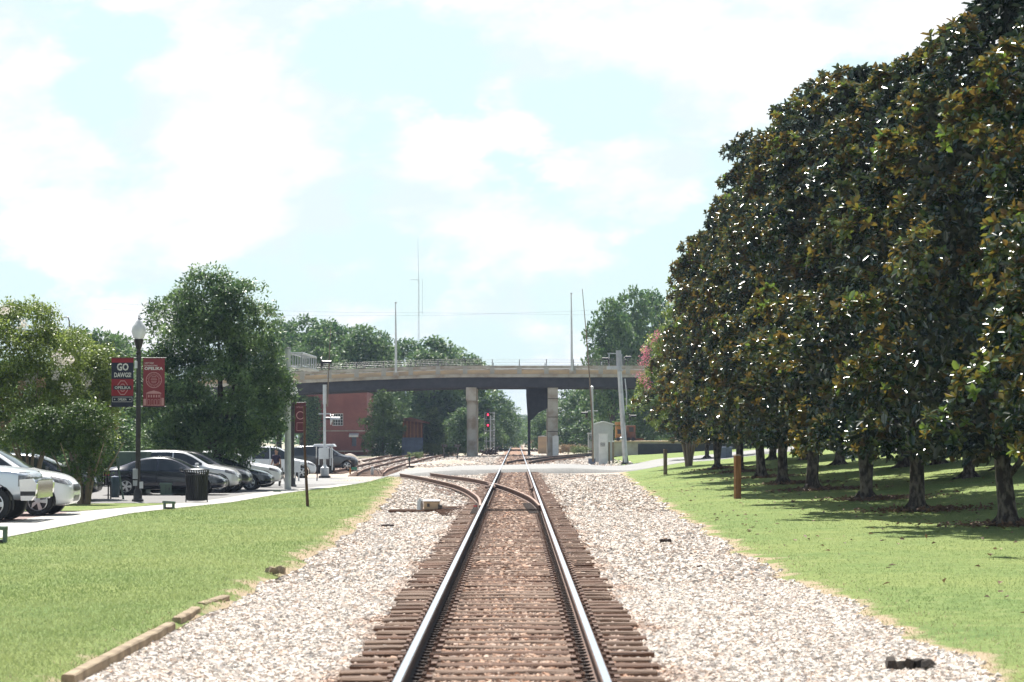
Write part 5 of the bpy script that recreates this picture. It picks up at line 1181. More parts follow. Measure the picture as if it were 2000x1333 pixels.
# ------------------------------------------------------------------ small things on the left
def litter_bin():
    p = gp(384, 982); z0 = h(p.x, p.y); t = thing('litter_bin', 'black slatted metal litter bin standing at the edge of the footpath', 'litter bin', (p.x, p.y, z0)); k = 1 / ppm(p.y)
    Hh = 64 * k; r0, r1 = 19 * k, 22.5 * k
    m = MB(); m.cyl((0, 0, .06), (0, 0, Hh * .86), r0 * .86, r1 * .90, 24); m.build('liner', m_black, t, True)
    m = MB(); n = 30
    for q in range(n):
        a = q * 6.283 / n; c, s = math.cos(a), math.sin(a)
        m.tube([(r0 * c, r0 * s, .07), (r0 * 1.04 * c, r0 * 1.04 * s, Hh * .5), (r1 * .97 * c, r1 * .97 * s, Hh * .85), (r1 * 1.06 * c, r1 * 1.06 * s, Hh)], .017, 4)
    m.build('slat', m_black, t)
    m = MB()
    for zz, rr in ((.09, r0), (Hh * .84, r1 * .97), (Hh, r1 * 1.06)):
        m.tube([(rr * math.cos(a), rr * math.sin(a), zz) for a in np.linspace(0, 6.283, 30)], .02, 6)
    m.build('hoop', m_black, t, True)
    m = MB(); m.lathe([(r1 * .95, Hh * .93), (r1 * .8, Hh * 1.0), (r1 * .45, Hh * 1.03), (r1 * .42, Hh * .98)], n=24); m.build('lid', m_alum, t, True)
    m = MB()
    for s in (-1, 1): m.cyl((s * r0 * 1.1, 0, -.02), (s * r0 * 1.1, 0, Hh * .35), .018, n=6)
    m.build('leg', m_black, t)
litter_bin()
def flood(px, py, label, w=24, hh=17):
    p = gp(px, py); k = 1 / ppm(p.y); t = thing('ground_light', label, 'ground light', (p.x, p.y, h(p.x, p.y)), 0, 'low green ground lights along the path')
    m = MB(); m.box((0, 0, hh * k - .035), (w * k, .22, .07), bev=.012, ry=.05); m.build('top', m_greenbox, t)
    for s in (-1, 1):
        m = MB(); m.box((s * w * k * .36, 0, (hh * k - .07) / 2), (.06, .14, hh * k - .07)); m.build('leg', m_greenbox, t)
    m = MB(); m.box((0, .02, .035), (w * k * .55, .12, .07)); m.build('lamp_body', m_darkpole, t)
flood(330, 996, 'low green ground light on two legs left of the litter bin')
flood(2, 1062, 'low green ground light cut off by the left edge', 22, 34)
flood(541, 962, 'low green ground light near the front of the farthest white SUV', 15, 5)
def enclosure(px0, px1, ptop, pbase, label, depth=.8, mat=m_greenbox, name='utility_cabinet', lidover=.04, dY=0, cat='utility cabinet'):
    p = gp((px0 + px1) / 2, pbase); k = 1 / ppm(p.y); w = (px1 - px0) * k; hh = (pbase - ptop) * k
    t = thing(name, label, cat, (p.x, p.y + depth / 2, h(p.x, p.y)))
    m = MB(); m.box((0, 0, hh / 2 - .04), (w, depth, hh - .06), bev=.015); m.build('body', mat, t)
    m = MB(); m.box((0, 0, hh - .05), (w + lidover * 2, depth + lidover * 2, .08), bev=.02, taper=.98); m.build('lid', mat, t)
    m = MB(); m.box((0, -depth / 2 - .006, hh * .45), (.012, .012, hh * .8)); m.box((w * .3, -depth / 2 - .012, hh * .5), (.03, .02, .1)); m.build('door_seam', m_black, t)
    m = MB(); m.box((0, 0, -.02), (w + .12, depth + .12, .1)); m.build('pad', m_conc, t)
    return t, k
enclosure(228, 285, 882, 966, 'tall green electrical transformer cabinet behind the banner lamp post', 1.1)
enclosure(322, 385, 931, 966, 'wide low green utility box in front of the dark blue sedan', .6)
enclosure(313, 335, 943, 968, 'smallest green utility box beside the wide low one', .35)
enclosure(1408, 1430, 873, 896, 'grey green utility cabinet on the lawn behind the far magnolias', 1.0, m_bluegrey)
p = gp(241, 976); k = 1 / ppm(p.y); t = thing('leaning_sign_pole', 'green steel pole leaning left behind the banner lamp post', 'pole', (p.x, p.y, h(p.x, p.y)))
m = MB(); m.tube([(0, 0, 0), (-23 * k, 0, 137 * k)], .035, 6); m.build('pole', m_greenbox, t); m = MB(); m.prism([(-20 * k, 113 * k), (-12 * k, 60 * k), (-7 * k, 60 * k), (-14 * k, 113 * k)], -.03, .0); m.build('plate', m_greenbox, t)
p = gp(221, 972); k = 1 / ppm(p.y); t = thing('blue_barrel', 'dark blue green barrel bin beside the black bench', 'barrel', (p.x, p.y + .3, h(p.x, p.y)))
m = MB(); m.lathe([(.001, 0), (.16, 0), (.18, .3), (.18, .68), (.17, .7)], n=18); m.build('body', M('blue_green_paint', (.03, .06, .075), .4), t, True); m = MB(); m.lathe([(.185, .69), (.17, .74), (.001, .76)], n=18); m.build('lid', m_bluegrey, t, True)
# bench
p = gp(180, 976); t = thing('park_bench', 'black metal bench in the shade under the crepe myrtle', 'bench', (p.x, p.y + .4, h(p.x, p.y)))
m = MB()
for q in range(12): m.box((-.5 + q * .09, .0, .45), (.05, .45, .02))
m.build('seat', m_black, t); m = MB()
for q in range(12): m.box((-.5 + q * .09, .26, .72), (.05, .02, .45))
m.box((0, .26, .95), (1.1, .04, .05)); m.box((0, .26, .5), (1.1, .04, .04)); m.build('backrest', m_black, t)
for s in (-1, 1):
    m = MB(); m.tube([(s * .52, -.22, 0), (s * .52, -.2, .62), (s * .52, .2, .64)], .025, 6); m.tube([(s * .52, .28, 0), (s * .52, .26, .6)], .025, 6); m.build('leg', m_black, t)
# thin rusty post leaning in the left lawn
p = gp(601, 990); k = 1 / ppm(p.y); t = thing('lawn_post', 'thin dark steel post leaning slightly on the left lawn', 'post', (p.x, p.y, h(p.x, p.y)))
m = MB(); m.tube([(0, 0, -.05), (-6 * k, 0, 108 * k), (-8 * k, 0, 196 * k)], [.045, .034, .03], 6); m.build('pole', m_rust, t)
m = MB(); m.box((-7.2 * k, .03, 165 * k), (.05, .03, 50 * k)); m.build('sign_edge', m_dark_rust_or_shade, t)
# bike rack
p = gp(546, 950); t = thing('bike_rack', 'dark tubular bike rack beside the nose of the farthest white SUV', 'bike rack', (p.x, p.y, h(p.x, p.y)))
m = MB(); m.cyl((0, 0, 0), (0, 0, 1.05), .05, n=8); pts = [(.05 + i * .035, 0, .55 + .33 * math.sin(i * .9)) for i in range(16)]; m.tube(pts, .022, 6); m.build('frame', m_darkpole, t, True)
# blue grey pedestal
p = gp(580, 941); t = thing('utility_pedestal', 'pale blue grey utility pedestal on two legs right of the second lamp post', 'pedestal', (p.x, p.y, h(p.x, p.y))); k = 1 / ppm(p.y)
m = MB(); m.box((0, 0, 29 * k), (13 * k, .2, 22 * k), bev=.02); m.build('body', m_white_metal, t)
for s in (-1, 1):
    m = MB(); m.box((s * 3.5 * k, 0, 9 * k), (2.6 * k, .08, 18 * k)); m.build('leg', m_steel, t)
p = gp(619, 941); t = thing('marker_rod', 'thin dark rod standing left of the left crossing mast', 'rod', (p.x, p.y, h(p.x, p.y))); m = MB(); m.tube([(0, 0, 0), (.05, 0, 1.25)], .03, 6); m.build('rod', m_dark_rust_or_shade, t)
p = gp(727, 929); t = thing('short_post', 'short grey square post where the lawn meets the road', 'post', (p.x, p.y, h(p.x, p.y))); m = MB(); m.box((0, 0, .25), (.16, .16, .55), bev=.02); m.build('post', m_alum, t)
m = MB(); m.tube([(.1, 0, .4), (.4, 0, .38), (.62, 0, .0)], .02, 5); m.tube([(.1, 0, .35), (.3, 0, .3), (.42, 0, .02)], .02, 5); m.build('cable', m_black, t)
p = gp(692, 926); t = thing('crossing_sign', 'small green plate on a stake beside a yellow marker near the road', 'sign', (p.x, p.y, h(p.x, p.y))); m = MB(); m.box((0, 0, .33), (.34, .02, .17)); m.build('plate', M('sign_green', (.02, .22, .14), .5), t); m = MB(); m.cyl((0, .02, 0), (0, .02, .3), .015, n=5); m.build('stake', m_steel, t)
p = gp(684, 927); m = MB(); m.cyl((0, 0, 0), (0, 0, .40), .05, .045, 8); o = m.build('yellow_marker', m_yellow, None, True); o.location = (p.x, p.y, h(p.x, p.y)); tag(o, 'short yellow marker stub left of the small green plate', 'marker')
# ------------------------------------------------------------------ wooden posts on the right lawn
for (px, py, ptop, w, mt, lab) in ((1440.5, 975, 889, 13, m_wood, 'orange brown square wooden post in front of the magnolias'), (1299.5, 928, 878, 7, m_greywood, 'slim grey brown wooden post near the road at right')):
    p = gp(px, py); k = 1 / ppm(p.y); t = thing('wooden_post', lab, 'post', (p.x, p.y, h(p.x, p.y)), .25, 'wooden posts on the right lawn')
    m = MB(); hh = (py - ptop) * k; m.box((0, 0, hh / 2 - .05), (w * k * .9, w * k * .9, hh + .05), bev=.012); m.build('shaft', mt, t)
    m = MB(); m.box((0, 0, hh - .01), (w * k * .98, w * k * .98, .04), taper=.7); m.build('cap', m_greywood, t)
# ------------------------------------------------------------------ crossing signals
def flasher(m, c, s, r=.3):  # round target facing +-x with a hood, seen edge on
    m.cyl((c[0], c[1], c[2]), (c[0] + s * .03, c[1], c[2]), r, n=20); m.cyl((c[0] + s * .03, c[1], c[2]), (c[0] + s * .1, c[1], c[2]), r * .5, n=16)
    m.lathe([(r * .5, 0), (r * .52, .3)], (0, 0, 0), 4) if False else None
def hoodm(m, c, s, r=.14):
    vs = []; n = 10
    for xx in (0, .42):
        for q in range(n + 1):
            a = q * math.pi / n; vs.append((c[0] + s * xx, c[1] + r * math.cos(a), c[2] + r * math.sin(a)))
    m.add(vs, [(q, q + 1, q + n + 2, q + n + 1) for q in range(n)])
# left mast
p = gp(634, 934); k = 1 / ppm(p.y); zb = h(p.x, p.y); Z = lambda q: (934 - q) * k; X = lambda q: (q - 634) * k
t = thing('crossing_mast', 'left crossing signal mast with side lamps, grey box and raised gate arm', 'crossing signal', (p.x, p.y, zb), 0, 'railway crossing signals')
m = MB(); m.box((0, 0, .06), (22 * k, 22 * k, .14), bev=.03); m.build('foundation', m_darkpole, t)
m = MB(); m.lathe([(8 * k, Z(932)), (8.5 * k, Z(925)), (8.5 * k, Z(914)), (5 * k, Z(912)), (3.4 * k, Z(908))], n=8); m.build('base', m_white_metal, t)
m = MB(); m.cyl((0, 0, Z(912)), (-.5 * k, 0, Z(752)), 2.8 * k, 2.4 * k, 14); m.cyl((-.5 * k, 0, Z(790)), (-.5 * k, 0, Z(752)), 3.5 * k, n=12); m.build('mast', m_white_metal, t, True)
m = MB(); m.box((-1 * k, -.2, Z(886)), (18 * k, .3, 22 * k), bev=.02); m.build('control_box', m_white_metal, t)
m = MB(); m.box((-11 * k, -.05, Z(893)), (1.6 * k, .06, 32 * k)); m.box((11 * k, -.05, Z(893)), (1.6 * k, .06, 34 * k)); m.box((14 * k, .3, Z(897)), (1.8 * k, .06, 44 * k)); m.build('bracket', m_white_metal, t)
m = MB(); m.box((-.5 * k, 0, Z(809)), (24 * k, .1, 2 * k)); m.build('crossarm', m_white_metal, t)
for (px, s) in ((645, 1), (650, -1)):
    m = MB(); c = (X(px) + (.02 if s > 0 else 0), -.15 if s > 0 else .35, Z(820)); flasher(m, c, s, .31); hoodm(m, (c[0] + s * .1, c[1], c[2]), s); m.build('flashing_light', m_white_metal if s > 0 else m_black, t, True)
m = MB(); m.tube([(X(639), -.1, Z(795)), (X(641), -.1, Z(740)), (X(645), -.1, Z(640))], [.045, .035, .02], 6); m.build('gate_arm', m_greywood, t)
# the roofed thing behind it
p2 = at(634, 900, p.y + 14); zc = h(p2.x, p2.y); k2 = 1 / ppm(p2.y); t2 = thing('roofed_cart', 'small white roofed cart behind the left crossing mast', 'cart', (p2.x, p2.y, zc)); Zc = lambda q: CZ + (852 - q) * k2 - zc
m = MB(); m.box((0, 0, Zc(870)), (44 * k2, 1.3, .16), bev=.05, taper=.9); m.build('roof', m_white_metal, t2)
for sx in (-1, 1):
    m = MB(); m.box((sx * 15 * k2, -.4, Zc(870) / 2), (.06, .06, Zc(870) - .1)); m.build('roof_post', m_steel, t2)
m = MB(); m.box((0, 0, .65), (32 * k2, 1.2, .7), bev=.08); m.build('body', m_darkpole, t2)
for sx in (-1, 1):
    for sy in (-.6, .6):
        m = MB(); m.cyl((sx * 10 * k2, sy - .08, .28), (sx * 10 * k2, sy + .08, .28), .28, n=14); m.build('wheel', m_rubber, t2, True)
# left cantilever column
p = gp(562, 956); k = 1 / ppm(p.y); Z = lambda q: (956 - q) * k; X = lambda q: (q - 562) * k
t = thing('cantilever_signal', 'thick pale cantilever signal column rising behind the oak branches at left', 'crossing signal', (p.x, p.y, h(p.x, p.y)), 0, 'railway crossing signals')
m = MB(); m.cyl((0, 0, -.05), (-1 * k, 0, Z(681)), 6.6 * k, 5.2 * k, 18); m.build('column', m_white_metal, t, True)
m = MB(); m.lathe([(.001, Z(679)), (5.6 * k, Z(679.5)), (5.6 * k, Z(683))], n=18); m.build('cap', m_alum, t, True)
m = MB()
ya = 9.0
for (xa, xb) in ((5, 24), (5, 24)): pass
for zz in (Z(690), Z(716)):
    m.tube([(4 * k, 0, zz), (8 * k, 6, zz)], .05, 6); m.tube([(4 * k + .5, 0, zz), (8 * k + .5, 6, zz)], .05, 6)
for q in range(7):
    f = q / 6; m.cyl((4 * k + f * 4 * k, f * 6, Z(690)), (4 * k + f * 4 * k, f * 6, Z(716)), .03, n=5); m.cyl((4 * k + f * 4 * k, f * 6, Z(690)), (4 * k + f * 4 * k + .5, f * 6, Z(690)), .03, n=5); m.cyl((4 * k + .5 + f * 4 * k, f * 6, Z(690)), (4 * k + .5 + f * 4 * k, f * 6, Z(716)), .03, n=5)
m.box((.6, 3, Z(718)), (.5, 5.4, .05)); m.build('cantilever_truss', m_steel, t)
m = MB(); flasher(m, (.95, 5.5, Z(703)), 1, .3); hoodm(m, (1.0, 5.5, Z(703)), 1); m.build('flashing_light', m_black, t, True)
# right cantilever column
p = gp(1222, 907); k = 1 / ppm(p.y); Z = lambda q: (907 - q) * k; X = lambda q: (q - 1222) * k
t = thing('cantilever_signal', 'tall grey cantilever signal column with flared foot right of the road crossing', 'crossing signal', (p.x, p.y, h(p.x, p.y)), 0, 'railway crossing signals')
m = MB(); m.box((0, 0, .05), (17 * k, 17 * k, .12)); m.build('base_plate', m_darkpole, t)
m = MB(); m.tube([(0, 0, .1), (-1 * k, 0, Z(890)), (-5 * k, 0, Z(830)), (-12 * k, 0, Z(720))], [6.2 * k, 5 * k, 4.9 * k, 4.4 * k], 18); m.build('column', m_steel, t, True)
m = MB()
for a in range(4):
    aa = a * 1.571 + .785; c, s = math.cos(aa), math.sin(aa); m.add([(4 * k * c, 4 * k * s, .1), (8 * k * c, 8 * k * s, .1), (4.5 * k * c, 4.5 * k * s, Z(890))], [(0, 1, 2)]); m.add([(4 * k * c + .03 * s, 4 * k * s - .03 * c, .1), (8 * k * c + .03 * s, 8 * k * s - .03 * c, .1), (4.5 * k * c + .03 * s, 4.5 * k * s - .03 * c, Z(890))], [(2, 1, 0)])
m.build('gusset', m_darkpole, t)
m = MB(); m.cyl((X(1209.5), 0, Z(722)), (X(1208.5), 0, Z(685)), 4.9 * k, 5.4 * k, 14); m.cyl((X(1215), -.1, Z(716)), (X(1213), -.1, Z(692)), 2.4 * k, n=10); m.box((X(1212), 0, Z(724)), (10 * k, .5, 3 * k)); m.build('head_bracket', m_alum, t, True)
m = MB(); m.box((X(1198), 0, Z(719)), (24 * k, .5, 6 * k)); m.box((X(1198), 0, Z(691)), (22 * k, .1, 2 * k)); m.box((X(1190), 0, Z(703)), (2 * k, .1, 26 * k)); m.build('cantilever_arm', m_steel, t)
m = MB(); flasher(m, (X(1190), -.1, Z(706)), -1, .3); hoodm(m, (X(1188), -.1, Z(703)), -1); m.build('flashing_light', m_black, t, True)
m = MB(); flasher(m, (X(1219), -.1, Z(706)), 1, .3); hoodm(m, (X(1221), -.1, Z(700)), 1); m.build('flashing_light', m_black, t, True)
m = MB(); m.box((X(1221), 0, Z(809)), (32 * k, .06, 1.2 * k)); m.build('crossarm', m_darkpole, t)
m = MB(); flasher(m, (X(1229), -.1, Z(818)), 1, .3); hoodm(m, (X(1231), -.1, Z(815)), 1); m.build('flashing_light', m_black, t, True)
m = MB(); m.tube([(X(1221), .1, Z(740)), (X(1224), .1, Z(770)), (X(1224), .1, Z(800))], .04, 5); m.cyl((X(1216), -.1, Z(857)), (X(1211), -.1, Z(857)), .1, n=8); m.build('conduit', m_steel, t)
# right gate mast
p = gp(1159, 908); k = 1 / ppm(p.y); Z = lambda q: (908 - q) * k; X = lambda q: (q - 1159) * k
t = thing('crossing_mast', 'right crossing signal mast with a very long thin raised gate arm', 'crossing signal', (p.x, p.y, h(p.x, p.y)), 0, 'railway crossing signals')
m = MB(); m.cyl((.0, 0, 0), (-2.5 * k, 0, Z(755)), 2.6 * k, 2.2 * k, 12); m.lathe([(3 * k, Z(760)), (3.4 * k, Z(756)), (.5 * k, Z(754))], (-2.5 * k, 0, 0), 10); m.build('mast', m_steel, t, True)
m = MB(); m.box((X(1156), 0, Z(902)), (14 * k, .45, 12 * k), bev=.02); m.build('gate_mechanism', m_bluegrey, t)
m = MB(); m.tube([(X(1158), -.3, Z(902)), (X(1157), -.3, Z(830)), (X(1152), -.3, Z(745)), (X(1145), -.3, Z(650)), (X(1137.5), -.3, Z(565))], [.07, .06, .05, .035, .02], 6); m.build('gate_arm', m_greywood, t)
m = MB(); m.box((X(1158), 0, Z(803)), (20 * k, .06, 1.6 * k)); m.build('crossarm', m_white_metal, t)
m = MB(); flasher(m, (X(1148), -.1, Z(812)), -1, .31); hoodm(m, (X(1147), -.1, Z(809)), -1); m.build('flashing_light', m_black, t, True)
m = MB(); flasher(m, (X(1144), .4, Z(811)), 1, .31); m.build('flashing_light', m_black, t, True)
# grey bungalow and cabinets
p = gp(1182, 904); k = 1 / ppm(p.y + 3); w = 37 * k; hh = (902 - 829) * k
t = thing('signal_bungalow', 'grey metal signal bungalow with shallow gabled roof beside the crossing', 'signal hut', (p.x, p.y + 3, h(p.x, p.y)))
m = MB(); m.prism([(-w / 2, 0), (w / 2, 0), (w / 2, hh), (0, hh + 5 * k), (-w / 2, hh)], 0, 2.4); m.build('wall', m_alum, t)
m = MB(); m.prism([(-w / 2 - .1, hh - .02), (0, hh + 5 * k + .01), (w / 2 + .1, hh - .02), (w / 2 + .1, hh + .06), (0, hh + 5 * k + .09), (-w / 2 - .1, hh + .06)], -.12, 2.5); m.build('roof', m_white_metal, t)
m = MB(); m.box((w * .1, -.012, hh * .45), (.8, .02, hh * .8)); m.box((w * .1 + .3, -.035, hh * .45), (.05, .04, .16)); m.build('door', m_alum, t)
def cab(px0, px1, ptop, pbase, name, label, mt=m_alum, d=.5, extra=None):
    p = gp((px0 + px1) / 2, pbase); k = 1 / ppm(p.y); w = (px1 - px0) * k; hh = (pbase - ptop) * k; t = thing(name, label, 'cabinet', (p.x, p.y, h(p.x, p.y)))
    m = MB(); m.box((0, d / 2, hh / 2), (w, d, hh), bev=.015); m.build('body', mt, t)
    m = MB(); m.box((0, d / 2, hh + .025), (w + .06, d + .06, .05)); m.build('lid', m_white_metal, t)
    m = MB(); m.box((0, -.008, hh * .48), (w * .84, .015, hh * .82)); m.box((w * .3, -.03, hh * .5), (.03, .03, .12)); m.build('door', mt, t)
    return t, w, hh
t, w, hh = cab(1170, 1187, 849, 908, 'signal_cabinet', 'tall pale grey signal cabinet in front of the bungalow', m_white_metal)
m = MB()
for q in range(3): rect(m, -.22, .12, hh * .70 - q * .1, hh * .70 - q * .1 + .05, -.02)
m.build('stencilled_number', m_girder, t)
cab(1163, 1169, 853, 880, 'meter_box', 'narrow grey meter box between the gate mast and the tall cabinet', m_alum, .25)
cab(1150, 1157, 848, 880, 'junction_box', 'small grey junction box left of the gate mast', m_alum, .25)
p = gp(1149, 884); t = thing('box_frame', 'pale steel post frame holding the junction box left of the gate mast', 'frame', (p.x, p.y, h(p.x, p.y))); k = 1 / ppm(p.y)
m = MB(); m.box((0, 0, 18 * k), (2 * k, .08, 36 * k)); m.build('post', m_white_metal, t); m = MB(); m.box((5 * k, 0, 37 * k), (14 * k, .3, 3 * k)); m.build('shelf', m_white_metal, t)
for i, (px, lab) in enumerate(((1190, 'left one of two brown capped standpipes beside the tall cabinet'), (1197.5, 'right one of two brown capped standpipes beside the tall cabinet'))):
    p = gp(px, 907); k = 1 / ppm(p.y); t = thing('standpipe', lab, 'pipe', (p.x, p.y, h(p.x, p.y)), 0, 'standpipes beside the cabinet'); m = MB(); m.cyl((0, 0, 0), (0, 0, 43 * k), 1.9 * k, n=10); m.build('pipe', m_greywood, t, True); m = MB(); m.cyl((0, 0, 43 * k), (0, 0, 46 * k), 2.6 * k, n=10); m.build('cap', m_white_metal, t, True)
# relay boxes under the bridge
for (a, b, tp, bs, lab, mt, Y) in ((1051, 1069, 853, 878, 'pale relay house under the bridge between the right columns', m_tan, 268), (1079.5, 1091, 853, 878, 'white relay box at the foot of the right bridge column', m_white_metal, 222)):
    x = at((a + b) / 2, 852, Y).x; k = 1 / ppm(Y); z = h(x, Y); w = (b - a) * k; hh = CZ + (852 - tp) * k - z
    t = thing('relay_box', lab, 'cabinet', (x, Y, z)); m = MB(); m.box((0, .4, hh / 2), (w, 1.0, hh), bev=.02); m.build('body', mt, t); m = MB(); m.prism([(-w / 2 - .05, hh), (w / 2 + .05, hh), (0, hh + .12)], -.15, .95); m.build('roof', m_white_metal, t)
    m = MB(); m.box((0, -.115, hh * .5), (w * .7, .02, hh * .8)); m.build('door', mt, t)
# red railway signal
p = gp(956, 884); Y = p.y; k = 1 / ppm(Y); zb = h(p.x, Y); Z = lambda q: CZ + (852 - q) * k - zb; X = lambda q: (q - 956) * k
t = thing('railway_signal', 'railway signal mast with two glowing red lights beside the bridge pier', 'railway signal', (p.x, Y, zb))
m = MB(); m.cyl((2 * k, 0, 0), (2 * k, 0, Z(812)), 1.6 * k, n=10); m.build('mast', m_white_metal, t, True)
m = MB()
for xx in (X(946.5), X(949.5), X(963), X(966)): m.cyl((xx, .3, Z(880)), (xx, .3, Z(805)), .03, n=5)
for q in range(14): m.cyl((X(963), .3, Z(878 - q * 5.4)), (X(966), .3, Z(878 - q * 5.4)), .025, n=4)
for q in (807, 820, 842, 862): m.box((X(956), .1, Z(q)), (20 * k, .7, .06))
m.build('ladder_and_platform', m_white_metal, t)
for q in (810.5, 831):
    m = MB(); m.cyl((X(953), -.25, Z(q)), (X(953), -.1, Z(q)), 4.6 * k, n=20); m.cyl((X(953), -.25, Z(q - 9)), (X(953), -.1, Z(q - 9)), 3.4 * k, n=16); m.box((X(953), 0, Z(q - 4)), (7 * k, .3, 14 * k)); hd = m.build('signal_head', m_black, t, True)
    m = MB(); m.cyl((X(953), -.3, Z(q)), (X(953), -.255, Z(q)), 1.7 * k, n=16); m.build('red_lamp', m_signal, hd, True)
    m = MB(); n = 10; vs = []
    for yy in (-.26, -.62):
        for j in range(n + 1):
            a = j * math.pi / n; vs.append((X(953) + 2.8 * k * math.cos(a), yy, Z(q) + 2.8 * k * math.sin(a)))
    m.add(vs, [(j, j + 1, j + n + 2, j + n + 1) for j in range(n)]); m.build('hood', m_black, hd)
# piles
def heap(px, py, wpx, hpx, name, label, mat, cat, seed, depth=.7, rough=.1):
    p = gp(px, py); k = 1 / ppm(p.y); g = np.random.default_rng(seed); n = 26; mcount = 10; V = []; 
    for i in range(n + 1):
        for j in range(mcount + 1):
            u = i / n * 2 - 1; v = j / mcount * 2 - 1; rr = min(1, math.hypot(u, v)); zz = (math.cos(rr * math.pi) * .5 + .5) * hpx * k + g.normal(0, rough * .3 * hpx * k) * (rr < .95)
            V.append((u * wpx * k / 2, v * wpx * k / 2 * depth, max(zz, -.1) - (.08 if rr >= .99 else 0)))
    Fc = [(i * (mcount + 1) + j, (i + 1) * (mcount + 1) + j, (i + 1) * (mcount + 1) + j + 1, i * (mcount + 1) + j + 1) for i in range(n) for j in range(mcount)]
    o = link(name, np_mesh(name, V, Fc, mat, rough < .2)); o.location = (p.x, p.y + wpx * k / 2 * depth, h(p.x, p.y)); return tag(o, label, cat)
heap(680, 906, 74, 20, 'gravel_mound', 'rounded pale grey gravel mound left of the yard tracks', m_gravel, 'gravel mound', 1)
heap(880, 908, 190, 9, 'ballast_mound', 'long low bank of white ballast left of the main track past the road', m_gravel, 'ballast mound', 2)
heap(575, 910, 70, 26, 'rubble_pile', 'untidy pale pile of rubble behind the left cantilever column', m_stone if False else m_conc, 'rubble pile', 3, .5, .7)
m = MB(); p = gp(620, 916); g = random.Random(4); k = 1 / ppm(p.y)
for q in range(26): m.box((g.uniform(-26, 26) * k, g.uniform(-1, 1), .12 + (q // 6) * .22), (g.uniform(1.5, 2.6), .24, .2), rz=g.uniform(-.3, .3), ry=g.uniform(-.08, .08))
o = m.build('tie_stack', m_tie); o.location = (p.x, p.y + 2, h(p.x, p.y)); tag(o, 'dark stack of old railway ties behind the left crossing mast', 'tie stack')
m = MB(); p = gp(952, 889); k = 1 / ppm(p.y)
for q in range(24): m.box((g.uniform(-15, 15) * k, g.uniform(-.6, .6), g.uniform(.1, .45)), (g.uniform(.4, 1.4), .12, .1), rz=g.uniform(-1, 1), ry=g.uniform(-.7, .7))
o = m.build('scrap_pile', m_dark_rust_or_shade); o.location = (p.x, p.y, h(p.x, p.y)); tag(o, 'dark tangle of scrap at the foot of the left bridge pier', 'scrap pile')
for i, (px, lab) in enumerate(((868, 'left dark stub post in the brush by the bridge pier'), (893, 'right dark stub post in the brush by the bridge pier'))):
    p = gp(px, 897); t = thing('stub_post', lab, 'post', (p.x, p.y, h(p.x, p.y)), 0, 'stub posts by the bridge pier'); m = MB(); m.cyl((0, 0, 0), (.1 * (i * 2 - 1), 0, 1.3), .07, n=7); m.box((0, 0, 1.2), (.5, .05, .25)); m.build('post', m_darkpole, t)
p = gp(803, 915); t = thing('switch_stand', 'small teal topped switch stand between the yard tracks', 'switch stand', (p.x, p.y, h(p.x, p.y))); m = MB(); m.box((0, 0, .1), (.5, .3, .15)); m.cyl((-.12, 0, .1), (-.12, 0, .75), .05, n=8); m.build('stand', m_dark_rust_or_shade, t); m = MB(); m.box((-.12, 0, .65), (.14, .05, .3)); m.build('target', M('teal_paint', (.05, .2, .2), .5), t)

# ------------------------------------------------------------------ person
def skin_body(edges_pts, parent, mat, name, sub=2):
    vs = [q[0] for q in edges_pts['v']]; rs = [q[1] for q in edges_pts['v']]
    me = bpy.data.meshes.new(name); me.from_pydata(vs, edges_pts['e'], []); o = bpy.data.objects.new(name, me); COL.objects.link(o)
    md = o.modifiers.new('s', 'SKIN'); sv = me.skin_vertices[0].data if me.skin_vertices else None
    if sv is None:
        me.attributes.new('x', 'FLOAT', 'POINT')
    for i, r_ in enumerate(rs): me.skin_vertices[0].data[i].radius = r_ if hasattr(r_, '__len__') else (r_, r_)
    me.skin_vertices[0].data[0].use_root = True
    s2 = o.modifiers.new('u', 'SUBSURF'); s2.levels = sub; s2.render_levels = sub
    dg = bpy.context.evaluated_depsgraph_get(); dg.update(); r_ = bpy.data.meshes.new_from_object(o.evaluated_get(dg)); bpy.data.objects.remove(o)
    r_.materials.clear(); r_.materials.append(mat); r_.polygons.foreach_set('use_smooth', [True] * len(r_.polygons)); return link(name, r_, parent)
Yp = 112.0; x = at(540, 852, Yp).x
t = thing('person', 'pedestrian in a dark top walking beyond the farthest parked SUV', 'person', (x, Yp, h(x, Yp)), -.5)
m_skin = M('skin', (.42, .24, .17), .6); m_shirt = M('dark_shirt', (.03, .02, .05), .9); m_short = M('dark_trousers', (.02, .022, .035), .9)
V_ = [((0, 0, .95), (.14, .10)), ((0, 0, 1.15), (.13, .09)), ((0, 0, 1.36), (.16, .10)), ((0, 0, 1.46), (.07, .065)), ((0, 0, 1.52), (.055, .055)), ((0, 0, 1.60), (.085, .10)), ((0, 0, 1.68), (.085, .10)), ((0, 0, 1.73), (.05, .06)),
      ((-.18, 0, 1.40), .055), ((-.25, .03, 1.14), .042), ((-.24, -.12, .92), .032), ((-.24, -.17, .84), .03), ((.18, 0, 1.40), .055), ((.26, -.04, 1.14), .042), ((.27, -.02, .90), .032), ((.27, -.03, .82), .03),
      ((-.09, 0, .88), .095), ((-.10, -.12, .50), .065), ((-.10, -.10, .10), .042), ((-.10, -.22, .05), .04), ((.09, 0, .88), .095), ((.10, .08, .50), .065), ((.10, .22, .12), .042), ((.10, .10, .05), .04)]
E_ = [(0, 1), (1, 2), (2, 3), (3, 4), (4, 5), (5, 6), (6, 7), (2, 8), (8, 9), (9, 10), (10, 11), (2, 12), (12, 13), (13, 14), (14, 15), (0, 16), (16, 17), (17, 18), (18, 19), (0, 20), (20, 21), (21, 22), (22, 23)]
skin_body({'v': V_, 'e': E_}, t, m_skin, 'body')
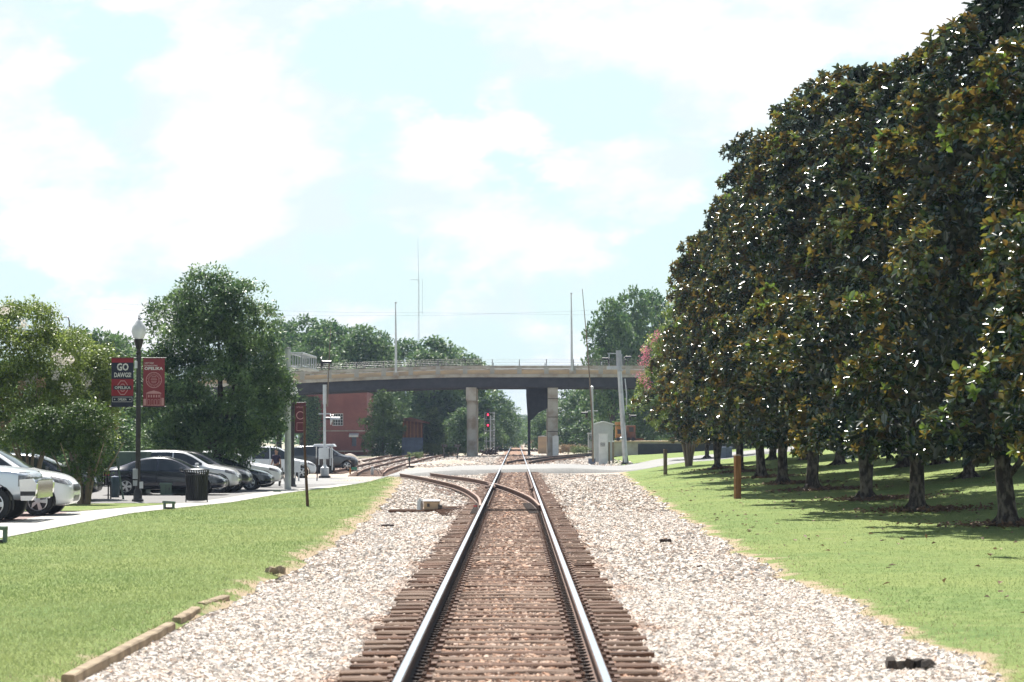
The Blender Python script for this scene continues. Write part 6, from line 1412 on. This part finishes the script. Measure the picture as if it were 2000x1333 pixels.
Vs = [((0, 0, .93), (.155, .115)), ((0, 0, 1.15), (.145, .105)), ((0, 0, 1.37), (.175, .115)), ((-.19, 0, 1.40), .07), ((-.235, .015, 1.24), .06), ((.19, 0, 1.40), .07), ((.235, -.02, 1.24), .06), ((0, 0, 1.45), (.09, .08))]
skin_body({'v': Vs, 'e': [(0, 1), (1, 2), (2, 3), (3, 4), (2, 5), (5, 6), (2, 7)]}, t, m_shirt, 'shirt')
Vs = [((0, 0, .94), (.15, .115)), ((-.09, 0, .87), .11), ((-.10, -.12, .50), .08), ((-.10, -.10, .14), .06), ((.09, 0, .87), .11), ((.10, .08, .50), .08), ((.10, .21, .16), .06)]
skin_body({'v': Vs, 'e': [(0, 1), (1, 2), (2, 3), (0, 4), (4, 5), (5, 6)]}, t, m_short, 'trousers')
Vs = [((0, .02, 1.62), (.095, .10)), ((0, .01, 1.70), (.095, .105)), ((0, 0, 1.755), (.06, .07))]
skin_body({'v': Vs, 'e': [(0, 1), (1, 2)]}, t, M('dark_hair', (.03, .02, .015), .8), 'hair')

# fallen leaves on the lawn and mulch rings around the magnolia feet
g = np.random.default_rng(77); n = 420; xx = g.uniform(4.8, 15, n); yy = g.uniform(20, 95, n); P = np.array([(a, b, h(a, b) + .025) for a, b in zip(xx, yy)])
m_dead = leaf_mat('dead_leaf', (.10, .055, .035), (.30, .19, .11), .7, trans=.1)
tag(link('fallen_leaves', leaves(P, rdir(g, n) * np.array([1, 1, .2]), np.tile([0, 0, 1.], (n, 1)) + g.normal(0, .3, (n, 3)), g.uniform(.08, .16, n), g.uniform(.05, .08, n), g.random(n), 'fallen_leaves', m_dead, 4, .3)), 'scattered brown leaves fallen on the right lawn', None, None, 'stuff')
P = []
for (px, py, *_r) in MAGS:
    p = gp(px, py)
    for _ in range(900):
        a = g.uniform(0, 6.28); r_ = abs(g.normal(0, .75)); x_ = p.x + .3 + r_ * math.cos(a) * 1.3; y_ = p.y + r_ * math.sin(a); P.append((x_, y_, h(x_, y_) + .03 + g.uniform(0, .05)))
P = np.array(P); n = len(P)
tag(link('leaf_litter', leaves(P, rdir(g, n) * np.array([1, 1, .3]), np.tile([0, 0, 1.], (n, 1)) + g.normal(0, .4, (n, 3)), g.uniform(.09, .16, n), g.uniform(.05, .08, n), g.random(n) * .6, 'leaf_litter', m_dead, 4, .3)), 'brown leaf litter around the feet of the magnolias', None, None, 'stuff')

# ------------------------------------------------------------------ haze
HAZE = 0.0002
if HAZE > 0:
    m = MB(); m.box((0, 800, 22), (3300, 2000, 50)); hz = MB()
    o = bpy.data.objects.new('haze', None)
    me = bpy.data.meshes.new('haze'); x0, x1, y0, y1, z0, z1 = -1400, 1400, -80, 1500, -3, 42
    vs = [(x, y, z) for z in (z0, z1) for x, y in ((x0, y0), (x1, y0), (x1, y1), (x0, y1))]
    me.from_pydata(vs, [], [(3, 2, 1, 0), (4, 5, 6, 7), (0, 1, 5, 4), (1, 2, 6, 5), (2, 3, 7, 6), (3, 0, 4, 7)])
    mt = bpy.data.materials.new('haze'); mt.use_nodes = True; tr_ = mt.node_tree; tr_.nodes.remove(tr_.nodes['Principled BSDF'])
    pv = tr_.nodes.new('ShaderNodeVolumePrincipled'); pv.inputs['Color'].default_value = (.58, .72, 1, 1); pv.inputs['Density'].default_value = HAZE; pv.inputs['Anisotropy'].default_value = 0
    tr_.links.new(pv.outputs[0], tr_.nodes['Material Output'].inputs['Volume']); me.materials.append(mt)
    tag(link('haze', me), kind='stuff')

# ------------------------------------------------------------------ light and sky
SUN_EL, SUN_AZ = 58.0, -13.0   # azimuth: degrees right of the track direction
sd = Vector((math.sin(R(SUN_AZ)) * math.cos(R(SUN_EL)), math.cos(R(SUN_AZ)) * math.cos(R(SUN_EL)), math.sin(R(SUN_EL))))
sl = bpy.data.lights.new('sun', 'SUN'); sl.energy = 4.6; sl.angle = R(.6); sl.color = (1, .955, .88)
so = bpy.data.objects.new('sun', sl); COL.objects.link(so); so.rotation_euler = sd.to_track_quat('Z', 'Y').to_euler(); so.location = (0, 0, 60)
wd = bpy.data.worlds.new('World'); sc.world = wd; wd.use_nodes = True; t = wd.node_tree; bg = t.nodes['Background']
sky = t.nodes.new('ShaderNodeTexSky'); sky.sky_type = 'NISHITA'; sky.sun_disc = False; sky.sun_elevation = R(SUN_EL); sky.sun_rotation = R(SUN_AZ); sky.air_density = 1.0; sky.dust_density = 1.5; sky.ozone_density = 1.0
tc = t.nodes.new('ShaderNodeTexCoord'); sx = t.nodes.new('ShaderNodeSeparateXYZ'); L(t, tc.outputs['Generated'], sx.inputs[0])
SKY = 0.055
# direction angles -> cloud pattern, stretched along a diagonal
cb = t.nodes.new('ShaderNodeCombineXYZ'); L(t, math_(t, 'ADD', sx.outputs[0], math_(t, 'MULTIPLY', sx.outputs[2], -.35)), cb.inputs[0]); L(t, sx.outputs[1], cb.inputs[1]); L(t, math_(t, 'MULTIPLY', sx.outputs[2], 1.9), cb.inputs[2])
n1 = noise(t, cb.outputs[0], 8.0, 11, .60); n2 = noise(t, cb.outputs[0], 14, 7, .6)
def gauss(px, py, rx, ry, amp):
    d = ray(px, py).normalized(); a = math_(t, 'DIVIDE', math_(t, 'SUBTRACT', sx.outputs[0], d.x), rx / F); b = math_(t, 'DIVIDE', math_(t, 'SUBTRACT', sx.outputs[2], d.z), ry / F)
    r2 = math_(t, 'ADD', math_(t, 'MULTIPLY', a, a), math_(t, 'MULTIPLY', b, b)); front = math_(t, 'GREATER_THAN', sx.outputs[1], 0)
    return math_(t, 'MULTIPLY', math_(t, 'MULTIPLY', math_(t, 'EXPONENT', math_(t, 'MULTIPLY', r2, -1)), amp), front)
f = n1
for gq in ((240, 70, 130, 60, -.22), (200, 190, 70, 60, -.14), (1180, 190, 110, 90, -.20), (1000, 330, 120, 60, -.12), (620, 480, 220, 40, -.10), (450, 200, 180, 160, .16), (800, 270, 120, 80, .14), (80, 120, 110, 70, .14), (1380, 130, 160, 110, .16), (1250, 360, 120, 60, .12), (1000, 480, 160, 50, .10), (650, 120, 120, 60, -.10), (700, 570, 600, 45, -.06), (350, 350, 200, 40, -.08), (1300, 520, 120, 60, -.06), (1600, 80, 250, 60, .08), (180, 560, 200, 30, -.04)):
    f = math_(t, 'ADD', f, gauss(*gq))
mask = ramp(t, f, [(.458, (0, 0, 0)), (.485, (.5, .5, .5)), (.515, (1, 1, 1)), (.7, (1, 1, 1))])
fade = ramp(t, sx.outputs[2], [(.22, (1, 1, 1)), (.50, (.12, .12, .12))])
cm = math_(t, 'MULTIPLY', mask, fade)
skyc = mix(t, 1.0, sky.outputs[0], (SKY, SKY, SKY), 'MULTIPLY')
veil = mix(t, math_(t, 'MULTIPLY', fade, .85), skyc, (.36, .455, .455))
ccol = mix(t, ramp(t, math_(t, 'ADD', math_(t, 'MULTIPLY', n2, .6), math_(t, 'MULTIPLY', f, .4)), [(.46, (0, 0, 0)), (.57, (1, 1, 1))]), (.375, .43, .45), (.50, .50, .50))
fin = mix(t, cm, veil, ccol)
L(t, fin, bg.inputs['Color']); bg.inputs['Strength'].default_value = 1.0
sc.view_settings.view_transform = 'Standard'; sc.view_settings.look = 'None'; sc.view_settings.exposure = 1.2; sc.view_settings.gamma = 1
sc.cycles.max_bounces = 6; sc.cycles.transparent_max_bounces = 4; sc.cycles.volume_bounces = 0
